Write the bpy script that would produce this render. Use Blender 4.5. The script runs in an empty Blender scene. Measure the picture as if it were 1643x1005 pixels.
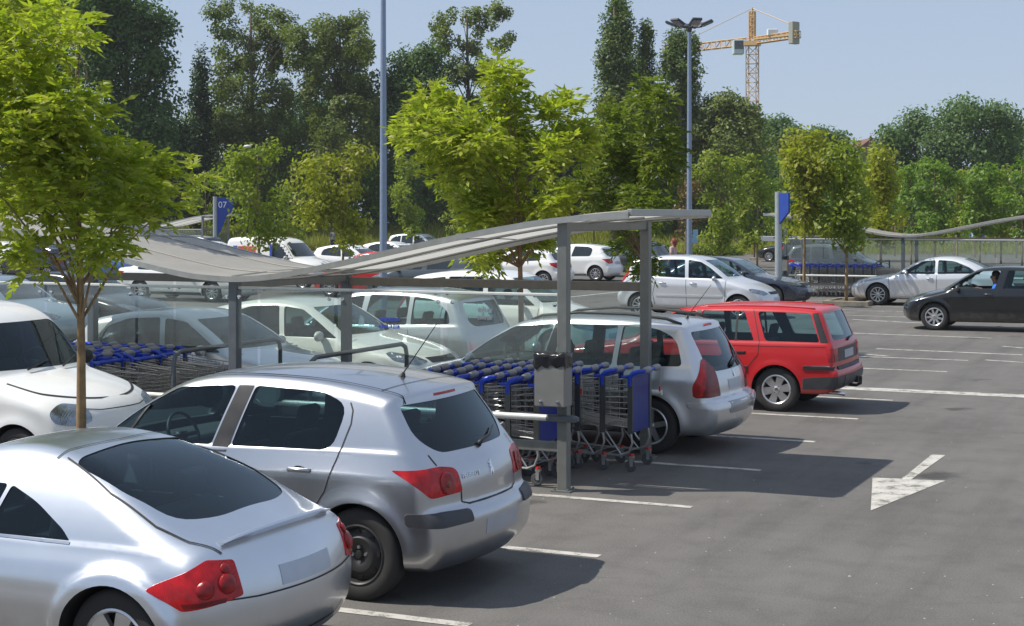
import bpy, bmesh, math, random
import numpy as np
from mathutils import Vector, Matrix, Euler
from mathutils.bvhtree import BVHTree

# ------------------------------------------------------------------ camera, light, exposure
S = bpy.context.scene
COL = S.collection
F_PX, YH, CX, CAMH = 2560.0, 345.0, 821.5, 2.7
YAW = math.radians(24.6)
CT, ST = math.cos(YAW), math.sin(YAW)
cam_d = bpy.data.cameras.new('camera')
cam_d.sensor_width = 36.0
cam_d.lens = 36.0 * F_PX / 1643.0
cam_d.shift_y = -(502.5 - YH) / 1643.0
cam_d.clip_end = 6000.0
cam = bpy.data.objects.new('camera', cam_d)
cam.location = (0, 0, CAMH)
cam.rotation_euler = (math.pi / 2, 0, YAW)
COL.objects.link(cam)
S.camera = cam

SUN_DIR = Vector((1.8, 0.87, -2.73)).normalized()
world = bpy.data.worlds.new('World')
S.world = world
world.use_nodes = True
wn = world.node_tree
bg = wn.nodes['Background']
sky = wn.nodes.new('ShaderNodeTexSky')
sky.sky_type = 'NISHITA'
sky.sun_disc = False
sky.sun_elevation = math.asin(-SUN_DIR.z)
sky.sun_rotation = math.atan2(-SUN_DIR.x, -SUN_DIR.y)
sky.altitude = 50.0
sky.air_density = 1.0
sky.dust_density = 0.4
sky.ozone_density = 2.5
hz = wn.nodes.new('ShaderNodeMix'); hz.data_type = 'RGBA'
hz.inputs['Factor'].default_value = .72          # thin summer haze evens out the sky
hz.inputs['B'].default_value = (5.3, 6.45, 8.5, 1)
wn.links.new(sky.outputs[0], hz.inputs['A'])
wn.links.new(hz.outputs['Result'], bg.inputs[0])
bg.inputs[1].default_value = 0.068
sun_d = bpy.data.lights.new('sun', 'SUN')
sun_d.energy = 4.0
sun_d.angle = math.radians(0.5)
sun_d.color = (1.0, 0.95, 0.87)
sun = bpy.data.objects.new('sun', sun_d)
sun.rotation_euler = SUN_DIR.to_track_quat('-Z', 'Y').to_euler()
sun.location = (-20, -10, 40)
COL.objects.link(sun)
S.view_settings.view_transform = 'Standard'
S.view_settings.look = 'None'
S.view_settings.exposure = 0.42
S.view_settings.gamma = 1.0
S.cycles.max_bounces = 10
S.cycles.volume_bounces = 1
S.cycles.transparent_max_bounces = 24
S.cycles.sample_clamp_indirect = 4.0

# ------------------------------------------------------------------ helpers
def cam2w(X, Y):
    return (CT * X - ST * Y, ST * X + CT * Y)

def at(px, py):
    """ground point seen at a photo pixel"""
    d = F_PX * CAMH / (py - YH)
    return cam2w((px - CX) / F_PX * d, d)

def at_d(px, d):
    return cam2w((px - CX) / F_PX * d, d)

def z_at(py, d):
    return CAMH - (py - YH) * d / F_PX

def link(o):
    COL.objects.link(o)
    return o

def empty(name, loc=(0, 0, 0), rz=0.0):
    o = bpy.data.objects.new(name, None)
    o.empty_display_size = 0.2
    o.location = loc
    o.rotation_euler = (0, 0, rz)
    return link(o)

def tag(o, label=None, cat=None, group=None, kind=None):
    if label: o['label'] = label
    if cat: o['category'] = cat
    if group: o['group'] = group
    if kind: o['kind'] = kind
    return o

def kids(o):
    return [c for c in ALLKIDS.get(o.name, [])]

ALLKIDS = {}
def par(c, p):
    c.parent = p
    ALLKIDS.setdefault(p.name, []).append(c)
    return c

def copy_tree(o, parent=None):
    c = o.copy()
    link(c)
    for k in ('label', 'category', 'group'):
        if parent is None and k in c and k == 'label':
            pass
    if parent is not None:
        par(c, parent)
    for ch in list(ALLKIDS.get(o.name, [])):
        copy_tree(ch, c)
    return c

class MB:
    """collects simple shapes into one mesh"""
    def __init__(s):
        s.v = []; s.f = []; s.m = []
    def add(s, vs, fs, mi=0):
        b = len(s.v)
        s.v.extend([tuple(p) for p in vs])
        for f in fs:
            s.f.append(tuple(b + i for i in f)); s.m.append(mi)
        return s
    def box(s, c, d, mi=0, rz=0.0, M=None):
        x, y, z = d[0] / 2, d[1] / 2, d[2] / 2
        vs = [Vector((a, b, e)) for a in (-x, x) for b in (-y, y) for e in (-z, z)]
        R = M if M is not None else Matrix.Rotation(rz, 3, 'Z')
        vs = [R @ p + Vector(c) for p in vs]
        return s.add(vs, [(0, 1, 3, 2), (4, 6, 7, 5), (0, 4, 5, 1), (2, 3, 7, 6), (0, 2, 6, 4), (1, 5, 7, 3)], mi)
    def tube(s, pts, r, n=6, mi=0, caps=True):
        P = [Vector(p) for p in pts]
        rs = r if isinstance(r, (list, tuple)) else [r] * len(P)
        rings = []
        ref = None
        for i, p in enumerate(P):
            t = (P[min(i + 1, len(P) - 1)] - P[max(i - 1, 0)])
            if t.length < 1e-9: t = Vector((0, 0, 1))
            t.normalize()
            if ref is None:
                a = Vector((0, 0, 1)) if abs(t.z) < .9 else Vector((1, 0, 0))
                ref = t.cross(a).normalized()
            ref = (ref - t * ref.dot(t))
            if ref.length < 1e-6: ref = t.orthogonal()
            ref.normalize()
            b = t.cross(ref)
            rings.append([p + (ref * math.cos(2 * math.pi * k / n) + b * math.sin(2 * math.pi * k / n)) * rs[i] for k in range(n)])
        vs = [q for rg in rings for q in rg]
        fs = []
        for i in range(len(P) - 1):
            for k in range(n):
                a = i * n + k; c = i * n + (k + 1) % n
                fs.append((a, c, c + n, a + n))
        if caps:
            fs.append(tuple(range(n - 1, -1, -1)))
            fs.append(tuple((len(P) - 1) * n + k for k in range(n)))
        return s.add(vs, fs, mi)
    def lathe(s, prof, n=24, axis='y', c=(0, 0, 0), mi=0, closed=True):
        """prof: list of (r, h); closed profile loop revolves to a solid"""
        vs = []
        for k in range(n):
            a = 2 * math.pi * k / n
            for r, h in prof:
                if axis == 'y': p = (r * math.cos(a), h, r * math.sin(a))
                elif axis == 'z': p = (r * math.cos(a), r * math.sin(a), h)
                else: p = (h, r * math.cos(a), r * math.sin(a))
                vs.append((p[0] + c[0], p[1] + c[1], p[2] + c[2]))
        m = len(prof)
        fs = []
        rng = m if closed else m - 1
        for k in range(n):
            for j in range(rng):
                a = k * m + j; b = k * m + (j + 1) % m
                c2 = ((k + 1) % n) * m + (j + 1) % m; d = ((k + 1) % n) * m + j
                fs.append((a, b, c2, d))
        return s.add(vs, fs, mi)
    def prism(s, poly, axis, lo, hi, mi=0):
        """poly in the two other axes; axis 'x','y','z'"""
        n = len(poly)
        def P(p, h):
            return {'x': (h, p[0], p[1]), 'y': (p[0], h, p[1]), 'z': (p[0], p[1], h)}[axis]
        vs = [P(p, lo) for p in poly] + [P(p, hi) for p in poly]
        fs = [tuple(range(n - 1, -1, -1)), tuple(range(n, 2 * n))]
        fs += [(i, (i + 1) % n, n + (i + 1) % n, n + i) for i in range(n)]
        return s.add(vs, fs, mi)
    def mesh(s, name, mats, smooth=False, angle=None, fixn=True):
        me = bpy.data.meshes.new(name)
        me.from_pydata(s.v, [], s.f)
        mats = mats if isinstance(mats, (list, tuple)) else [mats]
        for m in mats: me.materials.append(m)
        me.polygons.foreach_set('material_index', s.m)
        if fixn:
            bm = bmesh.new(); bm.from_mesh(me)
            bmesh.ops.recalc_face_normals(bm, faces=bm.faces[:])
            bm.to_mesh(me); bm.free()
        if smooth:
            me.polygons.foreach_set('use_smooth', [True] * len(me.polygons))
            if angle: me.set_sharp_from_angle(angle=math.radians(angle))
        me.update()
        return me
    def build(s, name, mats, parent=None, smooth=False, angle=None, bevel=0.0, loc=None):
        me = s.mesh(name, mats, smooth, angle)
        o = bpy.data.objects.new(name, me)
        link(o)
        if loc is not None: o.location = loc
        if parent is not None: par(o, parent)
        if bevel > 0:
            b = o.modifiers.new('bevel', 'BEVEL'); b.width = bevel; b.segments = 2
            b.limit_method = 'ANGLE'
        return o

def np_mesh(name, V, Q, mats, smooth=True, angle=None, mi=None):
    V = np.asarray(V, dtype=np.float32); Q = np.asarray(Q, dtype=np.int32)
    me = bpy.data.meshes.new(name)
    k = Q.shape[1]
    me.vertices.add(len(V)); me.vertices.foreach_set('co', V.ravel())
    me.loops.add(Q.size); me.loops.foreach_set('vertex_index', Q.ravel())
    me.polygons.add(len(Q))
    me.polygons.foreach_set('loop_start', np.arange(0, Q.size, k, dtype=np.int32))
    me.polygons.foreach_set('loop_total', np.full(len(Q), k, dtype=np.int32))
    mats = mats if isinstance(mats, (list, tuple)) else [mats]
    for m in mats: me.materials.append(m)
    if mi is not None: me.polygons.foreach_set('material_index', np.asarray(mi, dtype=np.int32))
    me.update(calc_edges=True)
    me.validate()
    if smooth:
        me.polygons.foreach_set('use_smooth', np.ones(len(me.polygons), dtype=bool))
        if angle: me.set_sharp_from_angle(angle=math.radians(angle))
    return me

def obj(name, me, parent=None, loc=None, rz=None):
    o = bpy.data.objects.new(name, me)
    link(o)
    if loc is not None: o.location = loc
    if rz is not None: o.rotation_euler = (0, 0, rz)
    if parent is not None: par(o, parent)
    return o

# ------------------------------------------------------------------ materials
def nmat(name):
    m = bpy.data.materials.new(name); m.use_nodes = True
    nt = m.node_tree
    return m, nt, nt.nodes['Principled BSDF']

def noise(nt, scale, detail=4, rough=.55, obj_space=True, vec=None):
    tc = nt.nodes.new('ShaderNodeTexCoord')
    n = nt.nodes.new('ShaderNodeTexNoise')
    n.inputs['Scale'].default_value = scale
    n.inputs['Detail'].default_value = detail
    n.inputs['Roughness'].default_value = rough
    nt.links.new(vec if vec is not None else tc.outputs['Object'], n.inputs['Vector'])
    return n

def ramp(nt, src, stops):
    r = nt.nodes.new('ShaderNodeValToRGB')
    el = r.color_ramp.elements
    while len(el) < len(stops): el.new(.5)
    for e, (p, c) in zip(el, stops):
        e.position = p
        e.color = (c, c, c, 1) if not isinstance(c, (tuple, list)) else (*c, 1)
    nt.links.new(src, r.inputs[0])
    return r

def flat(name, col, rough=.5, metal=0.0, var=.12, scale=9.0, coat=0.0, spec=.5):
    m, nt, b = nmat(name)
    n = noise(nt, scale, 5)
    lo = tuple(max(0, c * (1 - var)) for c in col); hi = tuple(min(1, c * (1 + var)) for c in col)
    r = ramp(nt, n.outputs['Fac'], [(.3, lo), (.7, hi)])
    nt.links.new(r.outputs[0], b.inputs['Base Color'])
    rr = ramp(nt, n.outputs['Fac'], [(.25, max(0.02, rough * .85)), (.75, min(1, rough * 1.15))])
    nt.links.new(rr.outputs[0], b.inputs['Roughness'])
    b.inputs['Metallic'].default_value = metal
    b.inputs['Coat Weight'].default_value = coat
    b.inputs['Specular IOR Level'].default_value = spec
    return m

def paint(name, col, metal=0.0, rough=.35, coat=.8, dirt=.06):
    m, nt, b = nmat(name)
    n = noise(nt, 2.2, 6, .65)
    lo = tuple(c * (1 - dirt) for c in col)
    r = ramp(nt, n.outputs['Fac'], [(.35, lo), (.65, col)])
    tc = nt.nodes.new('ShaderNodeTexCoord')
    sp = nt.nodes.new('ShaderNodeSeparateXYZ'); nt.links.new(tc.outputs['Object'], sp.inputs[0])
    # road dust along the sills
    n2 = noise(nt, 7.0, 4)
    ad = nt.nodes.new('ShaderNodeMath'); ad.operation = 'MULTIPLY_ADD'
    nt.links.new(n2.outputs['Fac'], ad.inputs[0]); ad.inputs[1].default_value = .35
    nt.links.new(sp.outputs['Z'], ad.inputs[2])
    rd = ramp(nt, ad.outputs[0], [(.38, .32), (.62, 0.0)])
    mx = nt.nodes.new('ShaderNodeMix'); mx.data_type = 'RGBA'
    nt.links.new(rd.outputs[0], mx.inputs['Factor'])
    nt.links.new(r.outputs[0], mx.inputs['A'])
    mx.inputs['B'].default_value = (.20, .18, .155, 1)
    nt.links.new(mx.outputs['Result'], b.inputs['Base Color'])
    b.inputs['Metallic'].default_value = metal
    b.inputs['Roughness'].default_value = rough
    b.inputs['Coat Weight'].default_value = coat
    b.inputs['Coat Roughness'].default_value = .06
    return m

def thin_glass(name, tint, refl=1.0, rough=.0, ior=1.5, dust=0.0):
    m = bpy.data.materials.new(name); m.use_nodes = True
    nt = m.node_tree
    for n in list(nt.nodes):
        if n.type != 'OUTPUT_MATERIAL': nt.nodes.remove(n)
    out = [n for n in nt.nodes if n.type == 'OUTPUT_MATERIAL'][0]
    t = nt.nodes.new('ShaderNodeBsdfTransparent'); t.inputs[0].default_value = (*tint, 1)
    g = nt.nodes.new('ShaderNodeBsdfGlossy'); g.inputs['Roughness'].default_value = rough
    g.inputs[0].default_value = (refl * .80, refl * .93, refl, 1)
    fr = nt.nodes.new('ShaderNodeFresnel'); fr.inputs[0].default_value = ior
    mx = nt.nodes.new('ShaderNodeMixShader')
    nt.links.new(fr.outputs[0], mx.inputs[0]); nt.links.new(t.outputs[0], mx.inputs[1]); nt.links.new(g.outputs[0], mx.inputs[2])
    last = mx
    if dust > 0:       # film of dust and scratches
        df = nt.nodes.new('ShaderNodeBsdfDiffuse'); df.inputs[0].default_value = (.62, .66, .64, 1)
        n = noise(nt, 1.3, 5, .6); r = ramp(nt, n.outputs['Fac'], [(.3, dust * .6), (.7, dust * 1.4)])
        last = nt.nodes.new('ShaderNodeMixShader')
        nt.links.new(r.outputs[0], last.inputs[0]); nt.links.new(mx.outputs[0], last.inputs[1]); nt.links.new(df.outputs[0], last.inputs[2])
    nt.links.new(last.outputs[0], out.inputs[0])
    return m

def lamp_mat(name, col, rough=.15, rib=90.0):
    m, nt, b = nmat(name)
    n = noise(nt, 14.0, 3)
    r = ramp(nt, n.outputs['Fac'], [(.35, tuple(c * .55 for c in col)), (.65, col)])
    nt.links.new(r.outputs[0], b.inputs['Base Color'])
    b.inputs['Roughness'].default_value = rough
    b.inputs['Coat Weight'].default_value = .25
    b.inputs['Coat Roughness'].default_value = .03
    b.inputs['Specular IOR Level'].default_value = .35
    w = nt.nodes.new('ShaderNodeTexWave'); w.inputs['Scale'].default_value = rib / 6
    bp = nt.nodes.new('ShaderNodeBump'); bp.inputs['Strength'].default_value = .25; bp.inputs['Distance'].default_value = .004
    nt.links.new(w.outputs['Fac'], bp.inputs['Height']); nt.links.new(bp.outputs[0], b.inputs['Normal'])
    return m

M = {}
M['trim'] = flat('black_plastic_trim', (.018, .018, .019), .55)
M['grey_trim'] = flat('dark_grey_bumper_plastic', (.045, .045, .05), .5)
M['bronze'] = flat('bronzed_pillar_trim', (.030, .028, .028), .4)
M['rubber'] = flat('tyre_rubber', (.028, .027, .026), .8, var=.25)
M['interior'] = flat('dark_interior_fabric', (.028, .032, .034), .85)
M['seat'] = flat('seat_fabric', (.035, .036, .04), .9)
M['chrome'] = flat('chrome', (.75, .75, .76), .15, 1.0, .05)
M['alloy'] = flat('alloy_rim', (.62, .62, .63), .3, .85, .08)
M['steel_black'] = flat('painted_steel_rim', (.028, .027, .028), .5, .2)
M['brake'] = flat('brake_disc_shadow_metal', (.03, .028, .027), .6, .3)
M['car_glass'] = thin_glass('car_window_glass', (.60, .78, .79), .95, 0.0, 1.52)
M['privacy'] = thin_glass('tinted_rear_glass', (.34, .48, .52), .95, 0.0, 1.52)
M['far_glass'] = flat('dark_car_window', (.018, .026, .030), .04, 0.0, .3, 3.0, spec=.8)
M['tail_red'] = lamp_mat('red_tail_lamp', (.56, .008, .012))
M['tail_dark'] = lamp_mat('dark_red_lamp_core', (.20, .006, .008))
M['lamp_clear'] = lamp_mat('clear_head_lamp', (.34, .38, .42), .06, 30)
M['lamp_clear'].node_tree.nodes['Principled BSDF'].inputs['Metallic'].default_value = .75
M['lamp_amber'] = lamp_mat('amber_lamp', (.7, .22, .02))
M['plate'] = flat('blank_number_plate', (.46, .49, .55), .4, .5, .06)
M['white_plate'] = flat('white_plastic', (.75, .75, .74), .4, 0, .05)
# ------------------------------------------------------------------ ground, asphalt, markings
def asphalt():
    m, nt, b = nmat('worn_asphalt')
    n1 = noise(nt, .22, 5, .6); n2 = noise(nt, 2.3, 6, .65); n3 = noise(nt, 60, 3, .7); n4 = noise(nt, 190, 2, .8)
    base = ramp(nt, n1.outputs['Fac'], [(.3, (.110, .103, .095)), (.5, (.132, .124, .1145)), (.7, (.153, .144, .133))])
    def mul(a, fac_src, stops, mode='MULTIPLY', f=1.0):
        r = ramp(nt, fac_src, stops)
        x = nt.nodes.new('ShaderNodeMix'); x.data_type = 'RGBA'; x.blend_type = mode
        x.inputs['Factor'].default_value = f
        nt.links.new(a, x.inputs['A']); nt.links.new(r.outputs[0], x.inputs['B'])
        return x.outputs['Result']
    c = mul(base.outputs[0], n2.outputs['Fac'], [(.28, .82), (.5, 1.0), (.75, 1.10)])
    c = mul(c, n3.outputs['Fac'], [(.3, .72), (.5, 1.0), (.72, 1.28)])
    c = mul(c, n4.outputs['Fac'], [(.32, .7), (.5, 1.0), (.7, 1.35)])
    # stretched tyre streaks along the aisle
    tc = nt.nodes.new('ShaderNodeTexCoord'); mp = nt.nodes.new('ShaderNodeMapping')
    mp.inputs['Scale'].default_value = (1.1, .10, 1)
    nt.links.new(tc.outputs['Object'], mp.inputs[0])
    n5 = noise(nt, 1.6, 5, .6, vec=mp.outputs[0])
    c = mul(c, n5.outputs['Fac'], [(.3, .80), (.5, 1.0), (.7, 1.08)])
    # oil drips
    v = nt.nodes.new('ShaderNodeTexVoronoi'); v.inputs['Scale'].default_value = .55; v.inputs['Randomness'].default_value = 1
    nt.links.new(tc.outputs['Object'], v.inputs['Vector'])
    ad = nt.nodes.new('ShaderNodeMath'); ad.operation = 'MULTIPLY_ADD'; ad.inputs[1].default_value = .5
    nt.links.new(n2.outputs['Fac'], ad.inputs[0]); nt.links.new(v.outputs['Distance'], ad.inputs[2])
    c = mul(c, ad.outputs[0], [(.30, .50), (.40, 1.0)])
    # cracks and seams
    v2 = nt.nodes.new('ShaderNodeTexVoronoi'); v2.feature = 'DISTANCE_TO_EDGE'; v2.inputs['Scale'].default_value = .16
    n6 = noise(nt, 1.2, 6, .7)
    mx = nt.nodes.new('ShaderNodeMix'); mx.data_type = 'VECTOR'; mx.inputs['Factor'].default_value = .12
    nt.links.new(tc.outputs['Object'], mx.inputs['A']); nt.links.new(n6.outputs['Color'], mx.inputs['B'])
    nt.links.new(mx.outputs['Result'], v2.inputs['Vector'])
    c = mul(c, v2.outputs['Distance'], [(.0, .75), (.002, .8), (.004, 1.0)], f=.3)
    nt.links.new(c, b.inputs['Base Color'])
    b.inputs['Roughness'].default_value = .86
    b.inputs['Specular IOR Level'].default_value = .35
    bp = nt.nodes.new('ShaderNodeBump'); bp.inputs['Strength'].default_value = .5; bp.inputs['Distance'].default_value = .006
    nt.links.new(n4.outputs['Fac'], bp.inputs['Height']); nt.links.new(bp.outputs[0], b.inputs['Normal'])
    return m
M['asphalt'] = asphalt()

def line_mat():
    m, nt, b = nmat('worn_road_paint')
    n1 = noise(nt, 5, 6, .7); n2 = noise(nt, 70, 3, .7)
    r = ramp(nt, n1.outputs['Fac'], [(.3, (.33, .31, .275)), (.55, (.47, .45, .405)), (.75, (.55, .53, .48))])
    nt.links.new(r.outputs[0], b.inputs['Base Color'])
    ad = nt.nodes.new('ShaderNodeMath'); ad.operation = 'MULTIPLY_ADD'; ad.inputs[1].default_value = .55
    nt.links.new(n2.outputs['Fac'], ad.inputs[0]); nt.links.new(n1.outputs['Fac'], ad.inputs[2])
    al = ramp(nt, ad.outputs[0], [(.60, .22), (.76, 1.0)])
    nt.links.new(al.outputs[0], b.inputs['Alpha'])
    b.inputs['Roughness'].default_value = .8
    return m
M['line'] = line_mat()
M['grass'] = flat('dry_grass_ground', (.085, .095, .03), .95, var=.4, scale=1.2)

def poly_sheet(name, pts, z, mat):
    me = bpy.data.meshes.new(name)
    me.from_pydata([(p[0], p[1], z) for p in pts], [], [tuple(range(len(pts)))])
    bm = bmesh.new(); bm.from_mesh(me); bm.normal_update()
    for f in bm.faces:
        if f.normal.z < 0: f.normal_flip()
    bm.to_mesh(me); bm.free()
    me.materials.append(mat)
    return obj(name, me)
tag(poly_sheet('ground', [cam2w(-300, -60), cam2w(300, -60), cam2w(300, 420), cam2w(-300, 420)], -.012, M['grass']), kind='structure')
tag(poly_sheet('parking_lot', [cam2w(-80, -30), cam2w(80, -30), cam2w(80, 112), cam2w(42, 116), cam2w(-90, 126)], 0, M['asphalt']), kind='structure')

Z_LINE = .004
def bay_line(u0, u1, v, w=.11, lab=None):
    o = poly_sheet('bay_marking', [(u0, v - w / 2), (u1, v - w / 2), (u1, v + w / 2), (u0, v + w / 2)], Z_LINE, M['line'])
    return tag(o, kind='structure')
V0, PITCH, U_END, U_MID = 11.75, 2.33, -4.62, -9.87
for k in range(-3, 9):
    v = V0 + k * PITCH
    if k == 6: continue
    bay_line(U_MID - 5.25, U_END if k < 9 else U_END, v)
bay_line(-12.0, 6.0, 24.75, .42)
for (a, b, w) in (((1367, 513), (1480, 519), .14), ((1367, 535), (1591, 543), .14), ((1406, 560), (1642, 570), .14), ((1380, 568), (1426, 572), .12), ((1581, 578), (1642, 582), .12), ((1609, 556), (1642, 559), .12), ((1330, 497), (1420, 500), .2), ((905, 478), (1000, 468), .2)):
    p, q = Vector(at(*a)), Vector(at(*b)); t = (q - p).normalized(); n = Vector((-t.y, t.x)) * w / 2
    tag(poly_sheet('bay_marking', [p - n, q - n, q + n, p + n], Z_LINE, M['line']), kind='structure')
for k in range(0, 16):
    bay_line(-26.7, -21.4, 13.9 + k * PITCH)
for k in range(5, 18):
    bay_line(-15.1, -4.7, 31.0 + k * PITCH, .10)
# direction arrow
arrow = [at(*p) for p in ((1495, 730), (1517, 731), (1462, 770), (1517, 772), (1397, 820), (1400, 767), (1447, 769))]
tag(poly_sheet('direction_arrow', arrow, Z_LINE, M['line']), kind='structure')
# small litter flecks and chips of stone on the asphalt: one uncountable scatter
rng = np.random.default_rng(5)
mb = MB()
for k in range(170):
    px, py = rng.uniform(820, 1643), rng.uniform(560, 1005)
    u, v = at(px, py)
    s = rng.uniform(.004, .011) * (1.5 if rng.random() < .06 else 1)
    a = rng.uniform(0, 6)
    c, q = math.cos(a) * s, math.sin(a) * s
    mb.add([(u + c, v + q, .001), (u - q, v + c, .001), (u - c * .8, v - q, .001), (u + q, v - c, .001), (u, v, s * .7)], [(0, 1, 4), (1, 2, 4), (2, 3, 4), (3, 0, 4)])
tag(mb.build('grit', flat('pale_grit', (.36, .34, .30), .9)), 'scattered pale grit and leaf crumbs on the asphalt', 'grit', kind='stuff')

# kerbed tree island on the right
M['kerb'] = flat('weathered_kerb_stone', (.24, .21, .16), .9, var=.25)
M['soil'] = flat('dry_soil', (.17, .13, .085), .95, var=.35)
def island(px0, px1, py, depth, label):
    p, q = Vector(at(px0, py)), Vector(at(px1, py))
    c = (p + q) / 2 + Vector((-ST, CT)) * depth / 2
    w = (q - p).length
    r = empty('kerb_island', (c.x, c.y, 0), YAW * 0 - .0)
    mb = MB()
    for (cx, cy, sx, sy) in ((0, -depth / 2, w, .15), (0, depth / 2, w, .15), (-w / 2 + .075, 0, .15, depth - .15), (w / 2 - .075, 0, .15, depth - .15)):
        mb.box((cx, cy, .05), (sx, sy, .18))
    mb.build('kerb', M['kerb'], r, bevel=.02)
    MB().box((0, 0, .04), (w - .3, depth - .15, .12)).build('soil_bed', M['soil'], r)
    tag(r, label, 'kerb', 'kerbed tree islands')
island(1343, 1418, 491, 2.0, 'low kerbed tree island by the front wheel of the silver saloon')
island(1215, 1285, 418, 2.2, 'low kerbed island under the white height barrier')

def haze():
    m = bpy.data.materials.new('summer_haze'); m.use_nodes = True
    nt = m.node_tree
    for n in list(nt.nodes):
        if n.type != 'OUTPUT_MATERIAL': nt.nodes.remove(n)
    out = [n for n in nt.nodes if n.type == 'OUTPUT_MATERIAL'][0]
    v = nt.nodes.new('ShaderNodeVolumePrincipled')
    v.inputs['Color'].default_value = (.86, .90, .96, 1); v.inputs['Density'].default_value = .00022
    nt.links.new(v.outputs[0], out.inputs['Volume'])
    o = MB().box((*cam2w(0, 180), 22), (640, 520, 46), rz=YAW).build('haze', m)
    tag(o, 'thin summer haze over the car park and the wood', 'haze', kind='stuff')
haze()
# ------------------------------------------------------------------ car bodies (implicit solid -> mesh)
def spline(pts, seg=10):
    """smooth curve through points; a point with a third item 1 is a corner"""
    out = []
    runs = []; cur = []
    for p in pts:
        cur.append(p[:2])
        if len(p) > 2 and len(cur) > 1:
            runs.append(cur); cur = [p[:2]]
    if len(cur) > 1: runs.append(cur)
    for r in runs:
        P = [np.array(p, float) for p in r]
        for i in range(len(P) - 1):
            p0 = P[i - 1] if i > 0 else 2 * P[0] - P[1]
            p1, p2 = P[i], P[i + 1]
            p3 = P[i + 2] if i + 2 < len(P) else 2 * P[-1] - P[-2]
            t0 = 0; t1 = t0 + max(1e-4, np.linalg.norm(p1 - p0)) ** .5
            t2 = t1 + max(1e-4, np.linalg.norm(p2 - p1)) ** .5
            t3 = t2 + max(1e-4, np.linalg.norm(p3 - p2)) ** .5
            for k in range(seg):
                t = t1 + (t2 - t1) * k / seg
                a1 = (t1 - t) / (t1 - t0) * p0 + (t - t0) / (t1 - t0) * p1
                a2 = (t2 - t) / (t2 - t1) * p1 + (t - t1) / (t2 - t1) * p2
                a3 = (t3 - t) / (t3 - t2) * p2 + (t - t2) / (t3 - t2) * p3
                b1 = (t2 - t) / (t2 - t0) * a1 + (t - t0) / (t2 - t0) * a2
                b2 = (t3 - t) / (t3 - t1) * a2 + (t - t1) / (t3 - t1) * a3
                out.append((t2 - t) / (t2 - t1) * b1 + (t - t1) / (t2 - t1) * b2)
    out.append(np.array(runs[-1][-1], float))
    return np.array(out)

def poly_sdf_grid(poly, x0, x1, z0, z1, h):
    xs = np.arange(x0, x1, h); zs = np.arange(z0, z1, h)
    X, Z = np.meshgrid(xs, zs, indexing='ij')
    D = np.full(X.shape, 1e9); inside = np.zeros(X.shape, bool)
    n = len(poly)
    for i in range(n):
        a = poly[i]; b = poly[(i + 1) % n]
        e = b - a; L2 = e @ e
        if L2 < 1e-12: continue
        t = np.clip(((X - a[0]) * e[0] + (Z - a[1]) * e[1]) / L2, 0, 1)
        D = np.minimum(D, (X - a[0] - t * e[0]) ** 2 + (Z - a[1] - t * e[1]) ** 2)
        c = ((a[1] <= Z) & (b[1] > Z)) | ((b[1] <= Z) & (a[1] > Z))
        if abs(e[1]) > 1e-12:
            inside ^= c & (X < a[0] + (Z - a[1]) / e[1] * e[0])
    D = np.sqrt(D)
    D[inside] *= -1
    return xs, zs, D

def blur(D, k):
    w = np.exp(-.5 * (np.arange(-3 * k, 3 * k + 1) / k) ** 2); w /= w.sum()
    for ax in (0, 1):
        p = np.pad(D, [(3 * k, 3 * k) if a == ax else (0, 0) for a in (0, 1)], mode='edge')
        D = np.apply_along_axis(lambda v: np.convolve(v, w, 'valid'), ax, p)
    return D

def smooth_table(tab, lo, hi, k=.12, n=800):
    x = np.linspace(lo, hi, n)
    y = np.interp(x, [p[0] for p in tab], [p[1] for p in tab])
    s = max(1, int(k / (hi - lo) * n))
    w = np.exp(-.5 * (np.arange(-3 * s, 3 * s + 1) / s) ** 2); w /= w.sum()
    y = np.convolve(np.pad(y, 3 * s, mode='edge'), w, 'valid')
    return lambda q: np.interp(q, x, y)

def sstep(a, b, x):
    t = np.clip((x - a) / (b - a), 0, 1)
    return t * t * (3 - 2 * t)

def rmax(a, b, r):
    u = np.maximum(a + r, 0); v = np.maximum(b + r, 0)
    return np.minimum(-r, np.maximum(a, b)) + np.sqrt(u * u + v * v)

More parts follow.
